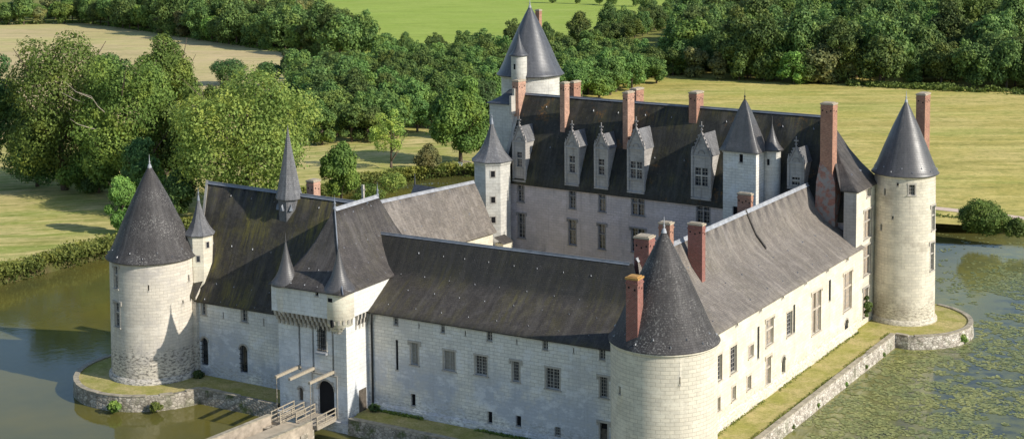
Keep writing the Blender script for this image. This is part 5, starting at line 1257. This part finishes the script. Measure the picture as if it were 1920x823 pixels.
weeds('wall_weeds','thin weeds along the foot of the sunlit right wing',[(-1.55,9),(-1.55,56)],900,.25,.35,.16,'leaf_bank',11,0.)
weeds('wall_weeds','grass fringe along the inner edge of the long right retaining wall',[(1.8,13),(1.8,57.5)],1200,.22,.3,.15,'leaf_bank',12,0.)
weeds('wall_weeds','weeds along the foot of the shaded front wing',[F.W(-35,4.9)[:2],F.W(-8,4.9)[:2]],2500,.35,.35,.16,'leaf_mid',13,0.)
# wall plants
def plantball(name,label,x,y,z,R,hz,n,size,mat,cat='plant'):
    SEED[0]+=1;me=crownmesh(name,mat,R,n,size,SEED[0],shape='bush',lobes=7,low=0,hz=hz,jag=.8);o=bpy.data.objects.new(name,me);COL.objects.link(o);o.location=(x,y,z);o['label']=label;o['category']=cat
x,y,z=W.hit(1633,604,z=0);plantball('ivy','dark ivy climbing in the corner between pavilion wall and right round tower',-2.0+.25,y-1.2,-.1,.85,2.9,2600,.2,'leaf_dark')
p=F.W(-62,-5.6);plantball('wall_plant','leafy green weed hanging on the curved left retaining wall',p[0],p[1],-1.5,1.1,.6,900,.22,'leaf_mid')
p=F.W(-58.2,-3.3);plantball('wall_plant','yellow green weed at the right end of the curved left retaining wall',p[0],p[1],-1.5,.9,.6,700,.22,'leaf_bank')
plantball('wall_plant','bright green plant growing from the curved wall below the right round tower',9.0,63.2,-1.7,1.0,.8,900,.22,'leaf_bank')
p=F.W(-38.2,-3.6);plantball('wall_plant','bright weed at the foot of the causeway pier',p[0]+.3,p[1],-2.1,.6,1.1,500,.2,'leaf_bank')
p=F.W(-34.9,4.6);plantball('shrub','small dark shrub in the corner beside the gatehouse',p[0],p[1],-.1,.8,.6,600,.2,'leaf_dark')
p=F.W(-58.9,4.6);plantball('shrub','dark weeds at the foot of the chapel wall beside the tower door',p[0],p[1]-.3,-.1,.9,.5,500,.2,'leaf_dark')
for k,yy in enumerate((17.5,24.5,31.5,40.2,46.8,53)):plantball('wall_tuft','small green tuft growing out of the long right retaining wall, %s from the near end'%('first','second','third','fourth','fifth','sixth')[k],2.62,yy,-1.4-.2*(k%2),.38,.9,160,.16,'leaf_mid')
# ------------------------------------------------------------------ lily pads on the right moat
rnd=random.Random(42);vs=[];fs=[]
def padzone(x,y):
    d=.6*noise.noise(Vector((x*.05,y*.07,1.3)))+.6*noise.noise(Vector((x*.22,y*.3,4.)))+.75*noise.noise(Vector((x*.65,y*.8,8.)))+.02
    e=.05 if x<12 else .0
    return d+(.12 if y<75 else -.1)-(.25 if y>112 else 0)+e
cnt=0
while cnt<42000:
    y=rnd.uniform(-30,122);x=rnd.uniform(2.9,73) if rnd.random()<.93 else rnd.uniform(-14,3)
    if x<3 and y<76:continue
    if (x-RT_C[0])**2+(y-RT_C[1])**2<9.1**2:continue
    q=pix(x,y,-1.6)
    if not(-20<q[0]<2500 and q[1]<1000):continue
    if padzone(x,y)<rnd.uniform(-.16,.10):continue
    cnt+=1;r=rnd.uniform(.11,.25);a=rnd.uniform(0,6.28);k=len(vs);z=-1.60+rnd.uniform(0,.012);tx,ty=rnd.gauss(0,.05),rnd.gauss(0,.05)
    for i in range(7):
        t=a+i*5.7/6;vs.append((x+r*math.cos(t),y+r*math.sin(t),z+max(-.01,r*(math.cos(t)*tx+math.sin(t)*ty))+.01))
    vs.append((x,y,z));fs.append(tuple(range(k,k+8)))
me=bpy.data.meshes.new('lily_pads');me.from_pydata(vs,[],fs);at=me.attributes.new('shade','FLOAT','FACE');at.data.foreach_set('value',[rnd.uniform(0,1) for _ in fs])
T=NT('lily_pad');a=T.new('ShaderNodeAttribute');a.attribute_name='shade';col=T.mix(a.outputs['Fac'],(.13,.15,.04),(.40,.40,.14));col=T.mix(T.ramp(T.noise(T.pos(),.25,4,.6),.4,.65,0,.6),col,(.14,.19,.09));me.materials.append(T.done(col,.45,spec=.4));me.update()
o=bpy.data.objects.new('lily_pads',me);COL.objects.link(o);o['kind']='stuff';o['label']='floating lily pads scattered over the right moat water';o['category']='water plants'
# ------------------------------------------------------------------ small furniture
def picnic(px,py):
    q=H(px,py);t=Thing('picnic_table','wooden picnic table under the large tree left of the keep','table',W,(q[0],q[1],0));x,y=q[0],q[1]
    m=MB()
    for k in range(5):m.box(x-1,x+1,y-.4+k*.16,y-.26+k*.16,.72,.76)
    build('tabletop',m,M['wood_pale'],t)
    for s in(-1,1):m=MB();m.box(x-1,x+1,y+s*.75-.14,y+s*.75+.14,.43,.47);build('seat',m,M['wood_pale'],t)
    for s in(-.7,.7):
        m=MB();m.beam((x+s,y-.7,0),(x+s,y-.2,.72),.05);m.beam((x+s,y+.7,0),(x+s,y+.2,.72),.05);m.box(x+s-.03,x+s+.03,y-.85,y+.85,.36,.43);build('leg',m,M['wood'],t)
picnic(874,309)
M['white']=plain('white_paint',(.75,.75,.72),.6,.1)
for k,(px,py) in enumerate(((854,313),(862,313))):
    q=H(px,py);t=Thing('bench','small white bench on the bank, %s of the pair near the picnic table'%('left' if k==0 else 'right'),'bench',W,(q[0],q[1],0));x,y=q[0],q[1]
    m=MB();m.box(x-.55,x+.55,y-.2,y+.2,.42,.48);build('seat',m,M['white'],t)
    for s in(-.45,.45):m=MB();m.box(x+s-.04,x+s+.04,y-.18,y+.18,0,.42);build('leg',m,M['white'],t)
    m=MB();m.box(x-.55,x+.55,y+.2,y+.25,.48,.95);build('backrest',m,M['white'],t)
q=H(1401,147);t=Thing('bench','weathered pale bench at the edge of the right wood above the hay field','bench',W,(q[0],q[1],0));x,y=q[0],q[1]
m=MB();m.box(x-1.3,x+1.3,y-.3,y+.3,.55,.65);build('seat',m,M['wood_pale'],t)
m=MB();m.box(x-1.3,x+1.3,y+.3,y+.38,.65,1.2);build('backrest',m,M['wood_pale'],t)
for s in(-1.1,1.1):m=MB();m.box(x+s-.06,x+s+.06,y-.25,y+.25,0,.55);build('leg',m,M['wood'],t)
# ------------------------------------------------------------------ light, sky, camera
SUN_EL=math.radians(30.5);PHI=math.radians(93)   # PHI: azimuth of the sun from -y toward +x
sd=Vector((math.sin(PHI)*math.cos(SUN_EL),-math.cos(PHI)*math.cos(SUN_EL),math.sin(SUN_EL)))
L=bpy.data.lights.new('sun','SUN');L.energy=5.0;L.angle=math.radians(.5);L.color=(1,.94,.84);lo=bpy.data.objects.new('sun',L);COL.objects.link(lo);lo.rotation_euler=sd.to_track_quat('Z','Y').to_euler();lo.location=(60,0,80)
wd=bpy.data.worlds.new('World');bpy.context.scene.world=wd;wd.use_nodes=True;nt_=wd.node_tree;bg=nt_.nodes['Background'];sk=nt_.nodes.new('ShaderNodeTexSky');sk.sky_type='NISHITA';sk.sun_disc=False;sk.sun_elevation=SUN_EL
sk.sun_rotation=math.atan2(sd.x,sd.y);sk.air_density=1.0;sk.dust_density=.4;sk.ozone_density=1.8;nt_.links.new(sk.outputs[0],bg.inputs['Color']);bg.inputs['Strength'].default_value=.15
cam=bpy.data.cameras.new('camera');co=bpy.data.objects.new('camera',cam);COL.objects.link(co)
cam.sensor_width=36;cam.lens=FL/1920*36;cam.shift_y=-(411.5-PPY)/1920;cam.clip_start=1;cam.clip_end=9000
R=Matrix(((RT[0],UP[0],-FW[0],CX),(RT[1],UP[1],-FW[1],CY),(RT[2],UP[2],-FW[2],CZ),(0,0,0,1)));co.matrix_world=R
sc=bpy.context.scene;sc.camera=co;sc.view_settings.view_transform='Standard';sc.view_settings.look='None';sc.view_settings.exposure=0;sc.view_settings.gamma=1
sc.cycles.max_bounces=6;sc.cycles.diffuse_bounces=3;sc.cycles.glossy_bounces=3;sc.cycles.transmission_bounces=2;sc.cycles.transparent_max_bounces=4
